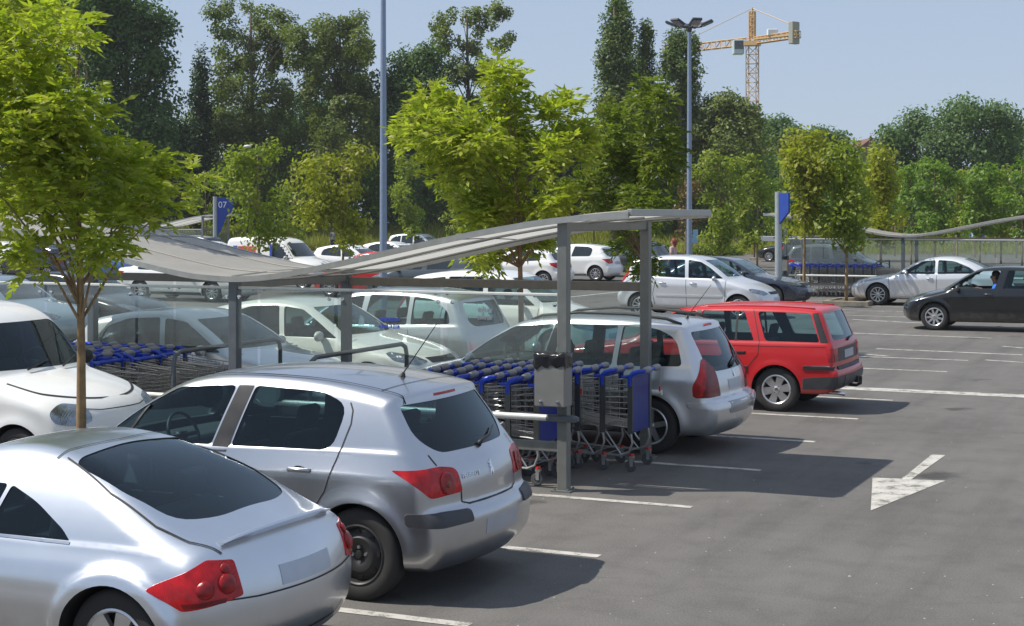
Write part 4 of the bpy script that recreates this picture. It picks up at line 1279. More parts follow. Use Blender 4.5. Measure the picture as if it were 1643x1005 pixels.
# ---- 4  red estate
def red_estate():
    c = Car(SPEC['old_estate'], .027, M['red'], 'parked_car')
    c.glazing(M['car_glass'], M['car_glass'])
    c.wheels(RIM_SIX, 44)
    seats(c, 2.3, 3.1, .62, 1.08); steering(c, 1.85, .36, .95); dashboard(c, 1.7, .93, .62)
    v = DG_R(38)
    lamp(c, 'taillight', [(4.22, .82, .885, .01), (4.33, .62, .885, .01), (4.335, .60, .70, .01), (4.24, .82, .70, .01)], v, M['tail_red'], .01)
    lamp(c, 'reverse_light', [(4.30, .72, .80, .005), (4.335, .60, .80, .005), (4.335, .60, .71, .005), (4.30, .72, .71, .005)], v, M['tail_dark'], .005, off=.010)
    c.patch('tail_panel', [(-.55, .70), (.55, .70), (.55, .885), (-.55, .885)], 'rear', M['grey_trim'], off=.003, thick=.008)
    c.patch('side_moulding', [(-.62, .598), (.62, .598), (.62, .64), (-.62, .64)], 'rear', M['trim'], off=.012, thick=.015)
    c.patch('number_plate', [(-.26, .73), (.26, .73), (.26, .84), (-.26, .84)], 'rear', M['plate'], off=.010, thick=.01)
    c.both('side_moulding', [(1.24, .545), (3.12, .545), (3.12, .60), (1.24, .60)], 'side', M['trim'], off=.012, thick=.015)
    c.both('side_moulding', [(3.90, .588), (4.31, .598), (4.31, .64), (3.90, .63)], 'side', M['trim'], off=.012, thick=.015)
    c.both('moulding_trim', [(1.24, .603), (3.12, .603), (3.12, .618), (1.24, .618)], 'side', M['chrome'], off=.008, thick=.01)
    c.both('moulding_trim', [(3.90, .634), (4.30, .644), (4.30, .658), (3.90, .648)], 'side', M['chrome'], off=.008, thick=.01)
    v2 = DG_R(40)
    for sg in (-1, 1):
        pl = [c.diag2(v2, p, sg) for p in ((3.90, .84, .475), (4.2, .83, .505), (4.39, .60, .515), (4.39, .2, .515), (4.39, .2, .35), (4.2, .83, .335), (3.90, .84, .33))]
        c.patch('bumper', roundpoly(pl, .01), v2, M['grey_trim'], off=.012, thick=.02, res=.05, sg=sg)
    c.patch('bumper', [(-.5, .36), (.5, .36), (.5, .512), (-.5, .512)], 'rear', M['grey_trim'], off=.016, thick=.02)
    c.both('pillar_trim', [(2.335, .95), (2.335, 1.36), (2.405, 1.36), (2.405, .95)], 'side', M['trim'], off=.005, thick=.007)
    c.both('rear_pillar_trim', [(4.125, .965), (3.985, 1.355), (4.06, 1.36), (4.225, .965)], 'side', M['trim'], off=.006, thick=.008)
    c.both('window_divider', [(2.925, .96), (2.925, 1.36), (2.955, 1.36), (2.955, .96)], 'side', M['trim'], off=.004, thick=.007)
    c.strip('panel_gap', [[(3.16, 1.385), (3.28, .95), (3.27, .78), (3.14, .62), (3.05, .40)], [(2.37, .94), (2.36, .30)], [(1.15, .90), (1.2, .3)], [(1.3, .335), (3.05, .335)]], 'side', M['trim'], .009)
    c.strip('crease', [[(1.3, .875), (4.2, .905)]], 'side', M['trim'], .006)  # thin dark strip stands in for the shade line of a body fold
    c.both('handle_recess', roundpoly([(2.92, .77), (3.10, .775), (3.10, .82), (2.92, .82)], .01), 'side', M['trim'], off=.003, thick=.006)
    c.both('door_handle', [(2.94, .80), (3.08, .803), (3.08, .815), (2.94, .815)], 'side', M['grey_trim'], off=.014, thick=.02)
    # sill, tow bar and exhaust
    c.both('sill', [(1.25, .24), (3.12, .24), (3.12, .325), (1.25, .325)], 'side', M['trim'], off=.003, thick=.01)
    x = -c.s0
    mb = MB(); mb.tube([(x + .2, 0, .34), (x - .04, 0, .33), (x - .10, 0, .36), (x - .10, 0, .42)], .022, 8); mb.lathe([(0, .46), (.018, .455), (.026, .435), (.018, .412), (0, .41)], 12, 'z', (x - .10, 0, 0), 0, False)
    mb.box((x - .02, -.16, .40), (.05, .10, .09))
    mb.build('tow_bar', M['trim'], c.root, smooth=True, angle=40)
    mb = MB(); mb.tube([(x + .5, .45, .26), (x + .12, .45, .26), (x + .02, .45, .245)], .026, 10); mb.build('exhaust', M['chrome'], c.root, smooth=True)
    def on(view, a, b, off=.02):
        o, d = c._ray(view, a, b, 1); return c.bvh.ray_cast(o, d)[0] - d * off
    mb = MB(); mb.tube([on('rear', 0.0, .965, .01), on('rear', -.1, .99, .03), on('rear', -.44, 1.0, .02)], [.02, .012, .007], 6)
    mb.build('wiper', M['trim'], c.root, smooth=True)
    for sg in (-1, 1):
        mb = MB(); mb.tube([on('top', s, sg * .56, .008) for s in (2.05, 2.5, 3.0, 3.5, 4.0)], .012, 6); mb.build('roof_gutter', M['red'], c.root, smooth=True)
    c.mirror(1.66, .99, .84, M['trim'], .09)
    return c
red_car = red_estate()
place(red_car, -4.93 - 2.20, 22.2, PI, 'bright red boxy estate car with grey bumpers and a tow bar', 'car', 'cars parked in bays')

# ---- 5  white small van, left
def white_van():
    c = Car(SPEC['van'], .030, M['white'], 'parked_van')
    c.glazing(M['car_glass'], M['car_glass'])
    c.wheels(RIM_STEEL, 36)
    seats(c, 2.0, 2.9, .75, 1.30); steering(c, 1.6, .36, 1.12); dashboard(c, 1.42, 1.08, .66)
    for sg in (-1, 1):
        v = DG_F(42)
        pl = [c.diag2(v, p, sg) for p in ((.06, .46, .66), (.10, .52, .815), (.30, .70, .855), (.39, .77, .76), (.31, .77, .66), (.14, .66, .63))]
        ho = c.patch('headlight', roundpoly(pl, .10), v, M['lamp_clear'], off=.012, thick=.03, res=.04, sg=sg)
        n = len(pl)
    c.patch('bumper_strip', roundpoly([(-.6, .42), (.6, .42), (.6, .55), (-.6, .55)], .03), 'front', M['grey_trim'], off=.006, thick=.012)
    c.strip('panel_gap', [[(1.10, 1.0), (1.05, .34)], [(2.08, 1.62), (2.08, .34)], [(2.95, 1.62), (2.95, .40)], [(.20, .86), (.55, .93), (.95, 1.02)]], 'side', M['trim'], .009)
    c.strip('bonnet_gap', [[(-.62, .80), (-.3, .76), (.3, .76), (.62, .80)]], 'front', M['trim'], .009, .003, (1,))
    lamp(c, 'taillight', REAR['van'], DG_R(45), M['tail_red'])
    c.mirror(1.36, 1.15, .82, M['trim'], .12)
    o, d = c._ray('top', 1.95, -.1, 1); p = c.bvh.ray_cast(o, d)[0]
    mb = MB(); mb.tube([p, p + Vector((0, 0, .03))], [.025, .012], 8); mb.tube([p, p + Vector((-.02, 0, .16))], .005, 5); mb.build('aerial', M['trim'], c.root)
    mb = MB()
    for y in (-.35, .15):
        pts = []
        for k in range(5):
            o, d = c._ray('front', y + .09 * k, 1.115 + .02 * k, 1); pts.append(c.bvh.ray_cast(o, d)[0] + Vector((.02, 0, .01)))
        mb = MB(); mb.tube(pts, .009, 5); mb.build('wiper', M['trim'], c.root)
    return c
van1 = white_van()
place(van1, -10.22 - 2.01, 13.05, 0, 'small white van with rounded bonnet, behind the slender tree trunk at left', 'van', 'vans')

def hollow(kind, h, pm, name, rim, glass=None, sc=None, **kw):
    c = Car(SPEC[kind], h, pm, name)
    c.glazing(glass or M['car_glass'], glass or M['car_glass'])
    c.wheels(rim, 32)
    f = SPEC[kind]; sw = f['side_windows']
    zb = float(c.sh.zs(2.2))
    seats(c, 2.25, 3.1, zb - .34, zb + .20)
    dashboard(c, f['cabin'][0] + .32, zb + .0, .62)
    dress(c, kind, rear=kw.pop('rear', REAR.get(kind)), **kw)
    if sc: c.root.scale = sc
    return c

car1 = hollow('compact', .034, M['white_silver'], 'parked_car', RIM_TEN)
place(car1, -10.35 - 2.05, 17.6, 0, 'pale silver hatchback facing right behind the blue trolleys, left of the middle shelter posts', 'car', 'cars parked in bays')
car2 = hollow('compact', .034, M['ivory'], 'parked_car', RIM_TEN, sc=(1.0, 1, 1.03))
place(car2, -10.05 - 2.05, 19.95, 0, 'off white hatchback facing right, its bonnet just above the trolley handles', 'car', 'cars parked in bays')
mpv1 = hollow('mpv', .036, M['silver_warm'], 'parked_car', RIM_TEN, sc=(1, 1, .955), rear=None)
place(mpv1, -10.35 - 2.14, 22.3, PI, 'silver people carrier facing left, seen through the shelter glass', 'car', 'cars parked in bays')
mpv2 = hollow('mpv', .036, M['white'], 'parked_car', RIM_TEN, sc=(1.0, 1, 1.03))
place(mpv2, -10.25 - 2.14, 26.9, 0, 'white people carrier facing right, its roof above the shelter rail behind the hanging leaves', 'car', 'cars parked in bays')
scenic = hollow('mpv', .038, M['white_silver'], 'parked_car', RIM_TEN, mold=.56)
place(scenic, -11.0 - 2.14, 40.7, 0, 'silver people carrier facing right with bright door mouldings, above the red estate', 'car', 'cars parked in bays')
bmw = hollow('sedan', .042, M['navy'], 'parked_car', RIM_TEN)
place(bmw, -11.5 - 2.38, 46.2, 0, 'dark navy saloon facing right, half hidden behind the silver people carrier', 'car', 'cars parked in bays')
passat = hollow('sedan', .036, M['white_silver'], 'parked_car', RIM_TEN)
place(passat, -10.75 - .1 + 2.385, 48.7, PI, 'silver saloon facing left with ten spoke wheels, under the wavy far shelter', 'car', 'cars parked in bays')
blackcar = hollow('hatch', .034, M['black'], 'moving_car', RIM_COVER, mold=.52)
_w = [o for o in ALLKIDS[blackcar.root.name] if o.name.startswith('side_window')][1]
ALLKIDS[blackcar.root.name].remove(_w); bpy.data.objects.remove(_w)      # the driver's window is wound down
place(blackcar, -7.4 + 2.10, 38.85, PI, 'black hatchback driving left with its driver at an open window', 'car', 'moving cars')

# ---- far cars: solid bodies with glossy dark windows; copies share the meshes
FARP = {}
def far_proto(kind, h=.05):
    c = Car(SPEC[kind], h, M['white'], 'parked_car' if kind != 'van' else 'parked_van', hollow=False)
    c.glazing(M['far_glass'], M['far_glass'], opaque=True)
    sp = c.sp
    c.wheels(RIM_TEN, 20)
    lamp(c, 'taillight', REAR['hatch' if kind not in REAR else kind], DG_R(40), M['tail_red'])
    lamp(c, 'headlight', [(.10, .46, .66, .04), (.16, .64, .74, .04), (.50, .80, .80, .05), (.56, .86, .78, .03), (.14, .66, .62, .04)], DG_F(38), M['lamp_clear'])
    c.mirror(sp['side_windows'][0]['p'][0][0] + .22, float(c.sh.zs(1.2)) + .06, c.sh.hw - .04, M['white'], .10)
    c.patch('number_plate', [(-.26, .70), (.26, .70), (.26, .80), (-.26, .80)], 'rear', M['plate'], off=.008, thick=.01)
    c.both('sill', [(sp['axles'][0] + .40, .22), (sp['axles'][1] - .40, .22), (sp['axles'][1] - .40, .30), (sp['axles'][0] + .40, .30)], 'side', M['trim'], off=.004, thick=.01)
    return c.root
def far_car(kind, pm, px, d, heading, label, sc=1.0, dz=1.0):
    if kind not in FARP:
        FARP[kind] = far_proto(kind); r = FARP[kind]; first = True
    else:
        r = copy_tree(FARP[kind])
    for o in [r] + list(r.children):
        if o.type == 'MESH' and (o.name.startswith('body') or o.name.startswith('wing_mirror')):
            o.material_slots[0].link = 'OBJECT'; o.material_slots[0].material = pm
    r.scale = (sc, sc, sc * dz)
    u, v = at_d(px, d)
    place(r, u, v, 0 if heading > 0 else PI, label, 'van' if kind == 'van' else 'car', 'vans' if kind == 'van' else 'cars parked in bays')
    return r
for a in (
  ('compact', M['teal_silver'], 5, 33.0, 1, 'teal grey hatchback under the shelter glass at the left edge'),
  ('compact', M['black'], 138, 35.4, 1, 'black hatchback behind the slender trunk, seen through the shelter glass'),
  ('sedan', M['white'], 305, 50.5, 1, 'white saloon whose alloy wheels show through the shelter glass'),
  ('compact', M['navy'], 55, 66.5, -1, 'dark blue hatchback under the leaves at the left edge'),
  ('compact', M['white'], -10, 76.0, -1, 'white car roof far left behind the dark blue hatchback'),
  ('compact', M['silver_warm'], 172, 74.0, -1, 'silver hatchback between the trunk and the shelter roof'),
  ('hatch', M['blue'], 196, 60.0, -1, 'mid blue hatchback beneath the left wing of the shelter roof'),
  ('mpv', M['slate'], 300, 84.0, -1, 'slate people carrier far back near the blue numbered sign'),
  ('compact', M['white'], 348, 76.0, 1, 'white hatchback behind the white delivery van'),
  ('hatch', M['red'], 602, 52.5, -1, 'red hatchback under the sagging middle of the shelter roof'),
  ('hatch', M['slate'], 690, 50.5, -1, 'dark hatchback right of the red one under the shelter roof'),
  ('compact', M['white'], 572, 67.0, 1, 'white hatchback behind the red one, left of the tall lamp post'),
  ('compact', M['white'], 640, 75.0, 1, 'white car just right of the tall lamp post'),
  ('mpv', M['white'], 676, 92.0, 1, 'white people carrier roof far behind the lamp post'),
  ('compact', M['white'], 832, 60.0, -1, 'white hatchback with red tail lamp behind the middle tree trunk'),
  ('hatch', M['white'], 918, 66.0, -1, 'white hatchback with dark lower bumper seen past the front shelter post'),
  ('hatch', M['slate'], 1008, 70.0, -1, 'dark grey green hatchback half hidden by hanging leaves'),
  ('compact', M['navy'], 1050, 76.0, 1, 'dark blue car behind the far shelter post'),
  ('compact', M['black'], 1272, 92.0, -1, 'black car by the white height barrier'),
  ('mpv', M['slate'], 1318, 84.0, 1, 'dark people carrier behind the far trolley rows'),
  ('estate', M['slate'], 1345, 63.5, 1, 'slate estate car behind the far row of trolleys'),
): far_car(*a)
# the delivery van with its coloured side panels
dv = far_car('van', M['white'], 455, 58.5, 1, 'white delivery van with red and blue panels on its side', 1.06)
vt = Car.__new__(Car)
mb = MB()
for sg in (-1, 1):
    mb = MB(); mb.box((-.95, sg * .836, 1.30), (.72, .012, .34)); mb.build('red_panel', flat('red_side_lettering_panel', (.62, .10, .09), .4), dv, bevel=.004)
    mb = MB(); mb.box((-1.42, sg * .836, 1.30), (.18, .012, .38)); mb.build('blue_panel', flat('blue_side_panel', (.10, .14, .42), .4), dv, bevel=.004)
    mb = MB(); mb.box((.02, sg * .838, 1.30), (.09, .012, .50)); mb.build('blue_panel', flat('blue_door_stripe', (.05, .09, .45), .4), dv, bevel=.004)
# ------------------------------------------------------------------ trolley shelters
M['galv'] = flat('painted_steel_post', (.20, .205, .19), .45, .35, .10)
M['galv_dark'] = flat('dark_steel_post', (.12, .135, .15), .45, .35, .12)
M['beam'] = flat('brown_grey_beam', (.20, .18, .15), .5, .2, .12)
M['roof'] = flat('shelter_roof_sheet', (.36, .335, .29), .6, .05, .10, 3.0)
def roof_sheet():
    m, nt, b = nmat('shelter_roof_sheet')
    n = noise(nt, 2.5, 6, .65)
    r = ramp(nt, n.outputs['Fac'], [(.3, (.40, .375, .33)), (.7, (.50, .475, .42))])
    nt.links.new(r.outputs[0], b.inputs['Base Color']); b.inputs['Roughness'].default_value = .6
    t = nt.nodes.new('ShaderNodeBsdfTranslucent'); t.inputs[0].default_value = (.75, .74, .69, 1)
    mx = nt.nodes.new('ShaderNodeMixShader'); mx.inputs[0].default_value = .42
    out = [x for x in nt.nodes if x.type == 'OUTPUT_MATERIAL'][0]
    nt.links.new(b.outputs[0], mx.inputs[1]); nt.links.new(t.outputs[0], mx.inputs[2]); nt.links.new(mx.outputs[0], out.inputs[0])
    return m
M['roof'] = roof_sheet()
M['seam'] = flat('roof_seam_strip', (.30, .28, .25), .6)
M['fascia'] = flat('shelter_roof_edge', (.40, .40, .375), .4, .5, .10)
M['rail'] = flat('white_guard_rail', (.62, .63, .60), .4, .1, .08)
M['panel_glass'] = thin_glass('shelter_glass', (.84, .90, .87), .85, .0, 1.45, .11)
M['vinyl_blue'] = flat('blue_vinyl', (.04, .07, .42), .5)
M['vinyl_grey'] = flat('grey_vinyl', (.22, .23, .25), .5)

RZ = [(0, 2.03), (.5, 2.06), (1.0, 2.145), (1.5, 2.245), (1.9, 2.33), (2.4, 2.435), (2.95, 2.54), (3.5, 2.63), (3.85, 2.675), (4.2, 2.705), (4.6, 2.725)]
roof_z = smooth_table([(-a, z) for a, z in RZ[::-1]] + RZ[1:], -4.7, 4.7, .12)
SH_W = 2.35
def shelter(detail=True):
    r = empty('trolley_shelter')
    xs = np.linspace(-4.55, 4.55, 92)
    ys = np.linspace(-.10, SH_W + .10, 9)
    mb = MB(); V = []; nY = len(ys)
    for x in xs:
        for y in ys:
            cam_ = -.03 * (2 * (y - SH_W / 2) / SH_W) ** 2
            V.append((x, y, float(roof_z(x)) + cam_ + .03))
    top = len(V)
    V2 = [(p[0], p[1], p[2] - .045) for p in V]
    F = []
    nX = len(xs)
    for i in range(nX - 1):
        for j in range(nY - 1):
            a = i * nY + j
            F.append((a, a + nY, a + nY + 1, a + 1))
    mb.add(V, F, 0)
    mb.build('roof', [M['roof']], r, smooth=True, angle=40)
    for y, w, h in ((-.10, .04, .06), (SH_W + .10, .04, .06)):
        m2 = MB(); pts = [(x, y, float(roof_z(x)) + (-.03 if True else 0) + .005) for x in xs]
        Vv = []
        for p in pts:
            Vv += [(p[0], p[1] - w / 2, p[2] - h / 2), (p[0], p[1] + w / 2, p[2] - h / 2), (p[0], p[1] + w / 2, p[2] + h / 2), (p[0], p[1] - w / 2, p[2] + h / 2)]
        Ff = [(i * 4 + k, i * 4 + (k + 1) % 4, i * 4 + 4 + (k + 1) % 4, i * 4 + 4 + k) for i in range(len(pts) - 1) for k in range(4)]
        Ff += [(3, 2, 1, 0), tuple((len(pts) - 1) * 4 + k for k in range(4))]
        m2.add(Vv, Ff); m2.build('roof_edge', M['fascia'], r, smooth=True, angle=30)
    for y in (.62, SH_W - .62):
        m2 = MB(); m2.tube([(x, y, float(roof_z(x)) + .028) for x in xs[1:-1]], .010, 5); m2.build('roof_seam', M['seam'], r, smooth=True)
        m2 = MB(); m2.tube([(x, y, float(roof_z(x)) - .05) for x in xs[1:-1]], .014, 5); m2.build('purlin', M['fascia'], r, smooth=True)
    for x in (-4.55, 4.55):
        MB().box((x, SH_W / 2, float(roof_z(x)) + .0), (.05, SH_W + .15, .07)).build('roof_end_edge', M['fascia'], r, bevel=.005)
    for x in (-2.3, 0, 2.3):
        m2 = MB(); m2.tube([(x, y, float(roof_z(x)) + .034 - .03 * (2 * (y - SH_W / 2) / SH_W) ** 2) for y in np.linspace(-.06, SH_W + .06, 9)], .012, 4); m2.build('roof_joint', M['seam'], r)
    for x in (-3.84, 0, 3.84):
        for y in (0, SH_W):
            mb = MB(); zt = float(roof_z(x)) - .03
            mb.box((x, y, zt / 2), (.105, .105, zt))
            p = mb.build('post', M['galv'] if x > -1 and x != 0 else M['galv_dark'], r, bevel=.008)
            q = MB(); q.box((x, y, .008), (.20, .20, .016))
            for a in (-.07, .07):
                for b in (-.07, .07): q.lathe([(0, .035), (.012, .035), (.012, .015)], 6, 'z', (x + a, y + b, 0), 0, False)
            q.build('foot_plate', M['galv'], p)
        MB().box((x, SH_W / 2, float(roof_z(x)) - .09), (.07, SH_W - .10, .09)).build('cross_beam', M['galv'], r, bevel=.006)
    for k in range(2):
        x = -1.92 + k * 3.84
        MB().box((x, SH_W, 1.90), (3.84 - .105, .06, .10)).build('beam', M['beam'], r, bevel=.006)
        MB().box((x, .0, 1.915), (3.84 - .105, .05, .03)).build('beam', M['rail'], r, bevel=.006)
    for k in range(6):
        x = -3.84 + .64 + k * 1.28
        for y, z0, z1 in ((-.035, 1.27, 1.90), (SH_W + .035, .55, 1.85)):
            g = MB(); g.add([(x - .62, y, z0), (x + .62, y, z0), (x + .62, y, z1), (x - .62, y, z1)], [(0, 1, 2, 3)])
            go = g.build('glass_panel', M['panel_glass'], r)
            b = MB()
            for sx in (-.56, .56):
                b.lathe([(0, -.018), (.018, -.016), (.018, 0)], 10, 'y', (x + sx, y, z1 - .09), 0, False)
            for sx in (-.56, .56):
                bb = MB(); bb.lathe([(0, -.02), (.02, -.016), (.02, .0)], 10, 'y', (x + sx, y, z1 - .08), 0, False)
                bb.build('glass_bolt', M['chrome'], go)
    # low rails
    for k in range(2):
        x = -1.92 + k * 3.84; s = 1 if k else -1
        mb = MB(); mb.tube([(s * .25, -.09, .72), (s * 3.70, -.09, .72)], .032, 10)
        g = mb.build('guard_rail', M['rail'], r, smooth=True, angle=50)
        MB().tube([(s * 3.70, -.09, .72), (s * 3.99, -.09, .72), (s * 4.03, -.09, .72)], [.036, .036, .022], 10).build('rail_end', M['galv_dark'], g, smooth=True, angle=50)
        mb = MB(); mb.tube([(s * .25, SH_W + .09, .72), (s * 4.0, SH_W + .09, .72)], .032, 10); mb.build('guard_rail', M['rail'], r, smooth=True, angle=50)
        for y in (.0, SH_W):
            MB().box((x, y, .43), (3.84 - .105, .045, .10)).build('bumper_beam', M['galv'], r, bevel=.006)
            MB().box((x, y + (-.09 if y == 0 else .09) * .5, .72), (.05, .05, .03)).build('rail_bracket', M['galv'], r)
    for s in (-1, 1):
        mb = MB(); x = s * .88
        pts = [(x, .10, 0), (x, .10, 1.06), (x, .13, 1.14), (x, .22, 1.18), (x, SH_W - .22, 1.18), (x, SH_W - .13, 1.14), (x, SH_W - .10, 1.06), (x, SH_W - .10, 0)]
        mb.tube(pts, .026, 10); mb.build('end_hoop', M['galv_dark'], r, smooth=True)
    return r
sh1 = shelter()
sh1.location = (U_MID, 14.39, 0)
tag(sh1, 'nearest trolley shelter with a wave shaped grey roof, spanning the middle of the car park', 'shelter', 'trolley shelters')
sh2 = copy_tree(sh1); sh2.location = (-9.87, 51.6, 0)
sh2['label'] = 'far trolley shelter with a wave shaped roof, at the right above the silver saloon'
sh3 = copy_tree(sh2); u3, v3 = at_d(343, 85); sh3.location = (u3 - 4.55, v3, 0)
sh3['label'] = 'farthest trolley shelter, left, next to the blue sign numbered 07'
# small vinyl notices stuck to the glass (unreadable marks)
def vinyl(px, py, n, rows, mat, wpx, lab):
    v = 14.39 - .04
    rt = (px - CX) / F_PX
    Y = v / (CT + ST * rt); u = Y * (CT * rt - ST); z = z_at(py, Y)
    mb = MB(); rg = random.Random(px)
    w = wpx / F_PX * Y
    for rr in range(rows):
        mb = MB(); x = 0
        while x < w:
            l = rg.uniform(.010, .022)
            mb.box((u + x - U_MID, v - 14.39 - .002, z - rr * .075), (l, .002, rg.uniform(.028, .042)))
            x += l + .007
        mb.build('notice', mat, sh1)
vinyl(610, 512, 12, 2, M['vinyl_blue'], 36, '')
vinyl(768, 498, 12, 2, M['vinyl_grey'], 24, '')

# ------------------------------------------------------------------ litter bins on the shelter posts
M['bin'] = flat('painted_bin_steel', (.235, .228, .212), .45, .25, .06)
M['bag'] = flat('black_bin_liner', (.012, .012, .014), .22, 0, .3)
def litter_bin():
    r = empty('litter_bin')
    mb = MB()
    w, d, h = .315, .20, .48
    mb.box((0, 0, h / 2), (w, d, h))
    mb.build('bin_body', M['bin'], r, bevel=.008)
    m2 = MB()
    for x in (-.09, .09): m2.lathe([(0, -d / 2 - .012), (.016, -d / 2 - .010), (.018, -d / 2)], 10, 'y', (x, 0, .045), 0, False)
    for x in (-.09, .09):
        m3 = MB(); m3.lathe([(0, -d / 2 - .012), (.016, -d / 2 - .010), (.018, -d / 2)], 10, 'y', (x, 0, .045), 0, False); m3.build('bolt', M['chrome'], r)
    rg = random.Random(3); n = 44
    V = []; rows = [(-.10, .004), (-.06, .007), (-.01, .005), (.02, .007), (.035, .0), (.03, -.02), (.0, -.05)]
    for z, o in rows:
        for k in range(n):
            t = k / n * 4
            side = int(t); f = t - side
            P = [(-1, -1), (1, -1), (1, 1), (-1, 1), (-1, -1)]
            x = (P[side][0] * (1 - f) + P[side + 1][0] * f) * (w / 2 + o + rg.uniform(-.003, .006))
            y = (P[side][1] * (1 - f) + P[side + 1][1] * f) * (d / 2 + o + rg.uniform(-.003, .006))
            V.append((x, y, h + z + rg.uniform(-.014, .014) - (.02 * math.sin(k * 1.7) if z < -.05 else 0)))
    F = [(i * n + k, i * n + (k + 1) % n, (i + 1) * n + (k + 1) % n, (i + 1) * n + k) for i in range(len(rows) - 1) for k in range(n)]
    F.append(tuple((len(rows) - 1) * n + k for k in range(n)))
    mb = MB(); mb.add(V, F); mb.build('bin_liner', M['bag'], r, smooth=True)
    return r
lb = litter_bin(); lb.location = (U_MID + 3.84 - .045, 14.39 - .16, .85)
tag(lb, 'grey steel litter bin with a black liner on the front post of the nearest shelter', 'litter bin', 'litter bins')
lb2 = copy_tree(lb); lb2.location = (-9.87 - 3.84 - .02, 51.6 - .16, .85)
lb2['label'] = 'grey litter bin on the far shelter, left of the distant trolley row'

# ------------------------------------------------------------------ shopping trolleys
M['blue_plastic'] = flat('blue_trolley_plastic', (.010, .055, .50), .3, 0, .10, spec=.5)
M['grip'] = flat('grey_handle_grip', (.27, .27, .285), .6)
M['wire'] = flat('zinc_wire', (.42, .42, .41), .35, .6, .1)
M['wire_dark'] = flat('dull_wire', (.10, .105, .10), .4, .6, .1)
M['red_plastic'] = flat('red_trolley_plastic', (.55, .03, .02), .4)
def trolley_mesh_parts():
    P = {}
    # basket: tapered wire cage, handle end at x = 0, nose at -x
    LN, HR, HF, ZB0, ZB1, ZT0, ZT1 = .86, .265, .20, .46, .56, .985, .90
    mb = MB()
    def corner(t, s, top):
        y = s * (HR + (HF - HR) * t); x = -LN * t
        if not top: x = -.04 - (LN - .16) * t; y *= .90
        z = (ZT0 + (ZT1 - ZT0) * t) if top else (ZB0 + (ZB1 - ZB0) * t)
        return Vector((x, y, z))
    wr = .0046
    for s in (-1, 1):
        for k in range(9):
            f = k / 8
            mb.tube([corner(0, s, False).lerp(corner(0, s, True), f), (corner(.3, s, False).lerp(corner(.3, s, True), f)) + Vector((0, s * .022, -.012)), (corner(.65, s, False).lerp(corner(.65, s, True), f)) + Vector((0, s * .018, -.010)), corner(1, s, False).lerp(corner(1, s, True), f)], wr if k < 8 else .007, 4, caps=False)
        for k in range(8):
            t = k / 7
            mb.tube([corner(t, s, False), corner(t, s, True)], wr, 4, caps=False)
    for k in range(9):
        f = k / 8
        mb.tube([corner(1, -1, False).lerp(corner(1, -1, True), f), corner(1, 1, False).lerp(corner(1, 1, True), f)], wr, 4, caps=False)
    for k in range(8):
        y = k / 7
        mb.tube([corner(0, -1, False).lerp(corner(0, 1, False), y), corner(1, -1, False).lerp(corner(1, 1, False), y), corner(1, -1, True).lerp(corner(1, 1, True), y)], wr, 4, caps=False)
    P['basket'] = mb.mesh('basket', M['wire'], True, 60)
    # rear uprights
    mb = MB()
    for s in (-1, 1):
        mb.box((0, s * .275, .70), (.055, .026, .60))
    mb.box((0, 0, .42), (.03, .56, .03))
    P['frame'] = mb.mesh('frame', M['wire_dark'])
    # blue handle set
    mb = MB()
    for s in (-1, 1):
        mb.tube([(0, s * .275, .90), (0, s * .278, 1.0), (.03, s * .28, 1.035), (.09, s * .28, 1.055), (.14, s * .255, 1.06)], [.024, .028, .027, .024, .02], 8)
        mb.tube([(.0, s * .275, 1.005), (-.10, s * .262, .995)], [.022, .010], 6)
    mb.tube([(0, -.27, 1.0), (0, .27, 1.0)], .022, 8)
    mb.tube([(.14, -.26, 1.06), (.145, 0, 1.065), (.14, .26, 1.06)], .016, 8)
    mb.box((.07, 0, 1.035), (.11, .13, .035))
    P['handle'] = mb.mesh('handle', M['blue_plastic'], True, 50)
    for s in (-1, 1):
        mb = MB()
        mb.tube([(.14, s * .065, 1.064), (.145, s * .10, 1.068), (.145, s * .20, 1.066), (.14, s * .235, 1.062)], [.024, .036, .036, .024], 8)
        P['grip', s] = mb.mesh('grip', M['grip'], True, 50)
    mb = MB()
    for k in range(10):
        pass
    mb.box((.012, 0, .70), (.018, .50, .58))
    P['flap'] = mb.mesh('flap', flat('navy_flap_plastic', (.008, .022, .20), .4, 0, .2))  # trolley blue darkened in the colour so the flap reads as shaded
    mb = MB()
    for s in (-1, 1):
        mb.tube([(0, s * .275, .44), (.02, s * .275, .30), (-.02, s * .275, .20), (-.10, s * .27, .165), (-.45, s * .235, .17), (-.78, s * .19, .20), (-.84, s * .16, .22)], .013, 7)
        mb.tube([(-.10, s * .27, .168), (-.36, s * .22, .50)], .009, 6)
    mb.tube([(-.84, -.16, .22), (-.86, 0, .222), (-.84, .16, .22)], .013, 7)
    for k in range(5): mb.tube([(-.12 - .15 * k, -.26 + .016 * k, .172), (-.12 - .15 * k, .26 - .016 * k, .172)], .005, 5)
    P['chassis'] = mb.mesh('chassis', M['wire'], True, 50)
    mb = MB(); mb.lathe([(.058, -.014), (.062, -.008), (.062, .008), (.058, .014), (.02, .014), (.02, -.014)], 20, 'y')
    P['castor'] = mb.mesh('castor', flat('grey_castor_tyre', (.09, .09, .095), .7), True, 40)
    mb = MB()
    for s in (-1, 1): mb.box((.012, s * .019, .045), (.035, .005, .10))
    mb.box((.014, 0, .092), (.05, .046, .02))
    P['fork'] = mb.mesh('fork', M['wire'], False)
    mb = MB(); mb.lathe([(0, .128), (.026, .126), (.028, .104), (0, .102)], 12, 'z', (.014, 0, 0), 0, False)
    P['collar'] = mb.mesh('collar', M['red_plastic'], True, 40)
    mb = MB(); mb.tube([(.15, .24, 1.05), (.155, .245, .95), (.15, .24, .86)], .004, 5)
    P['chain'] = mb.mesh('chain', M['wire'])
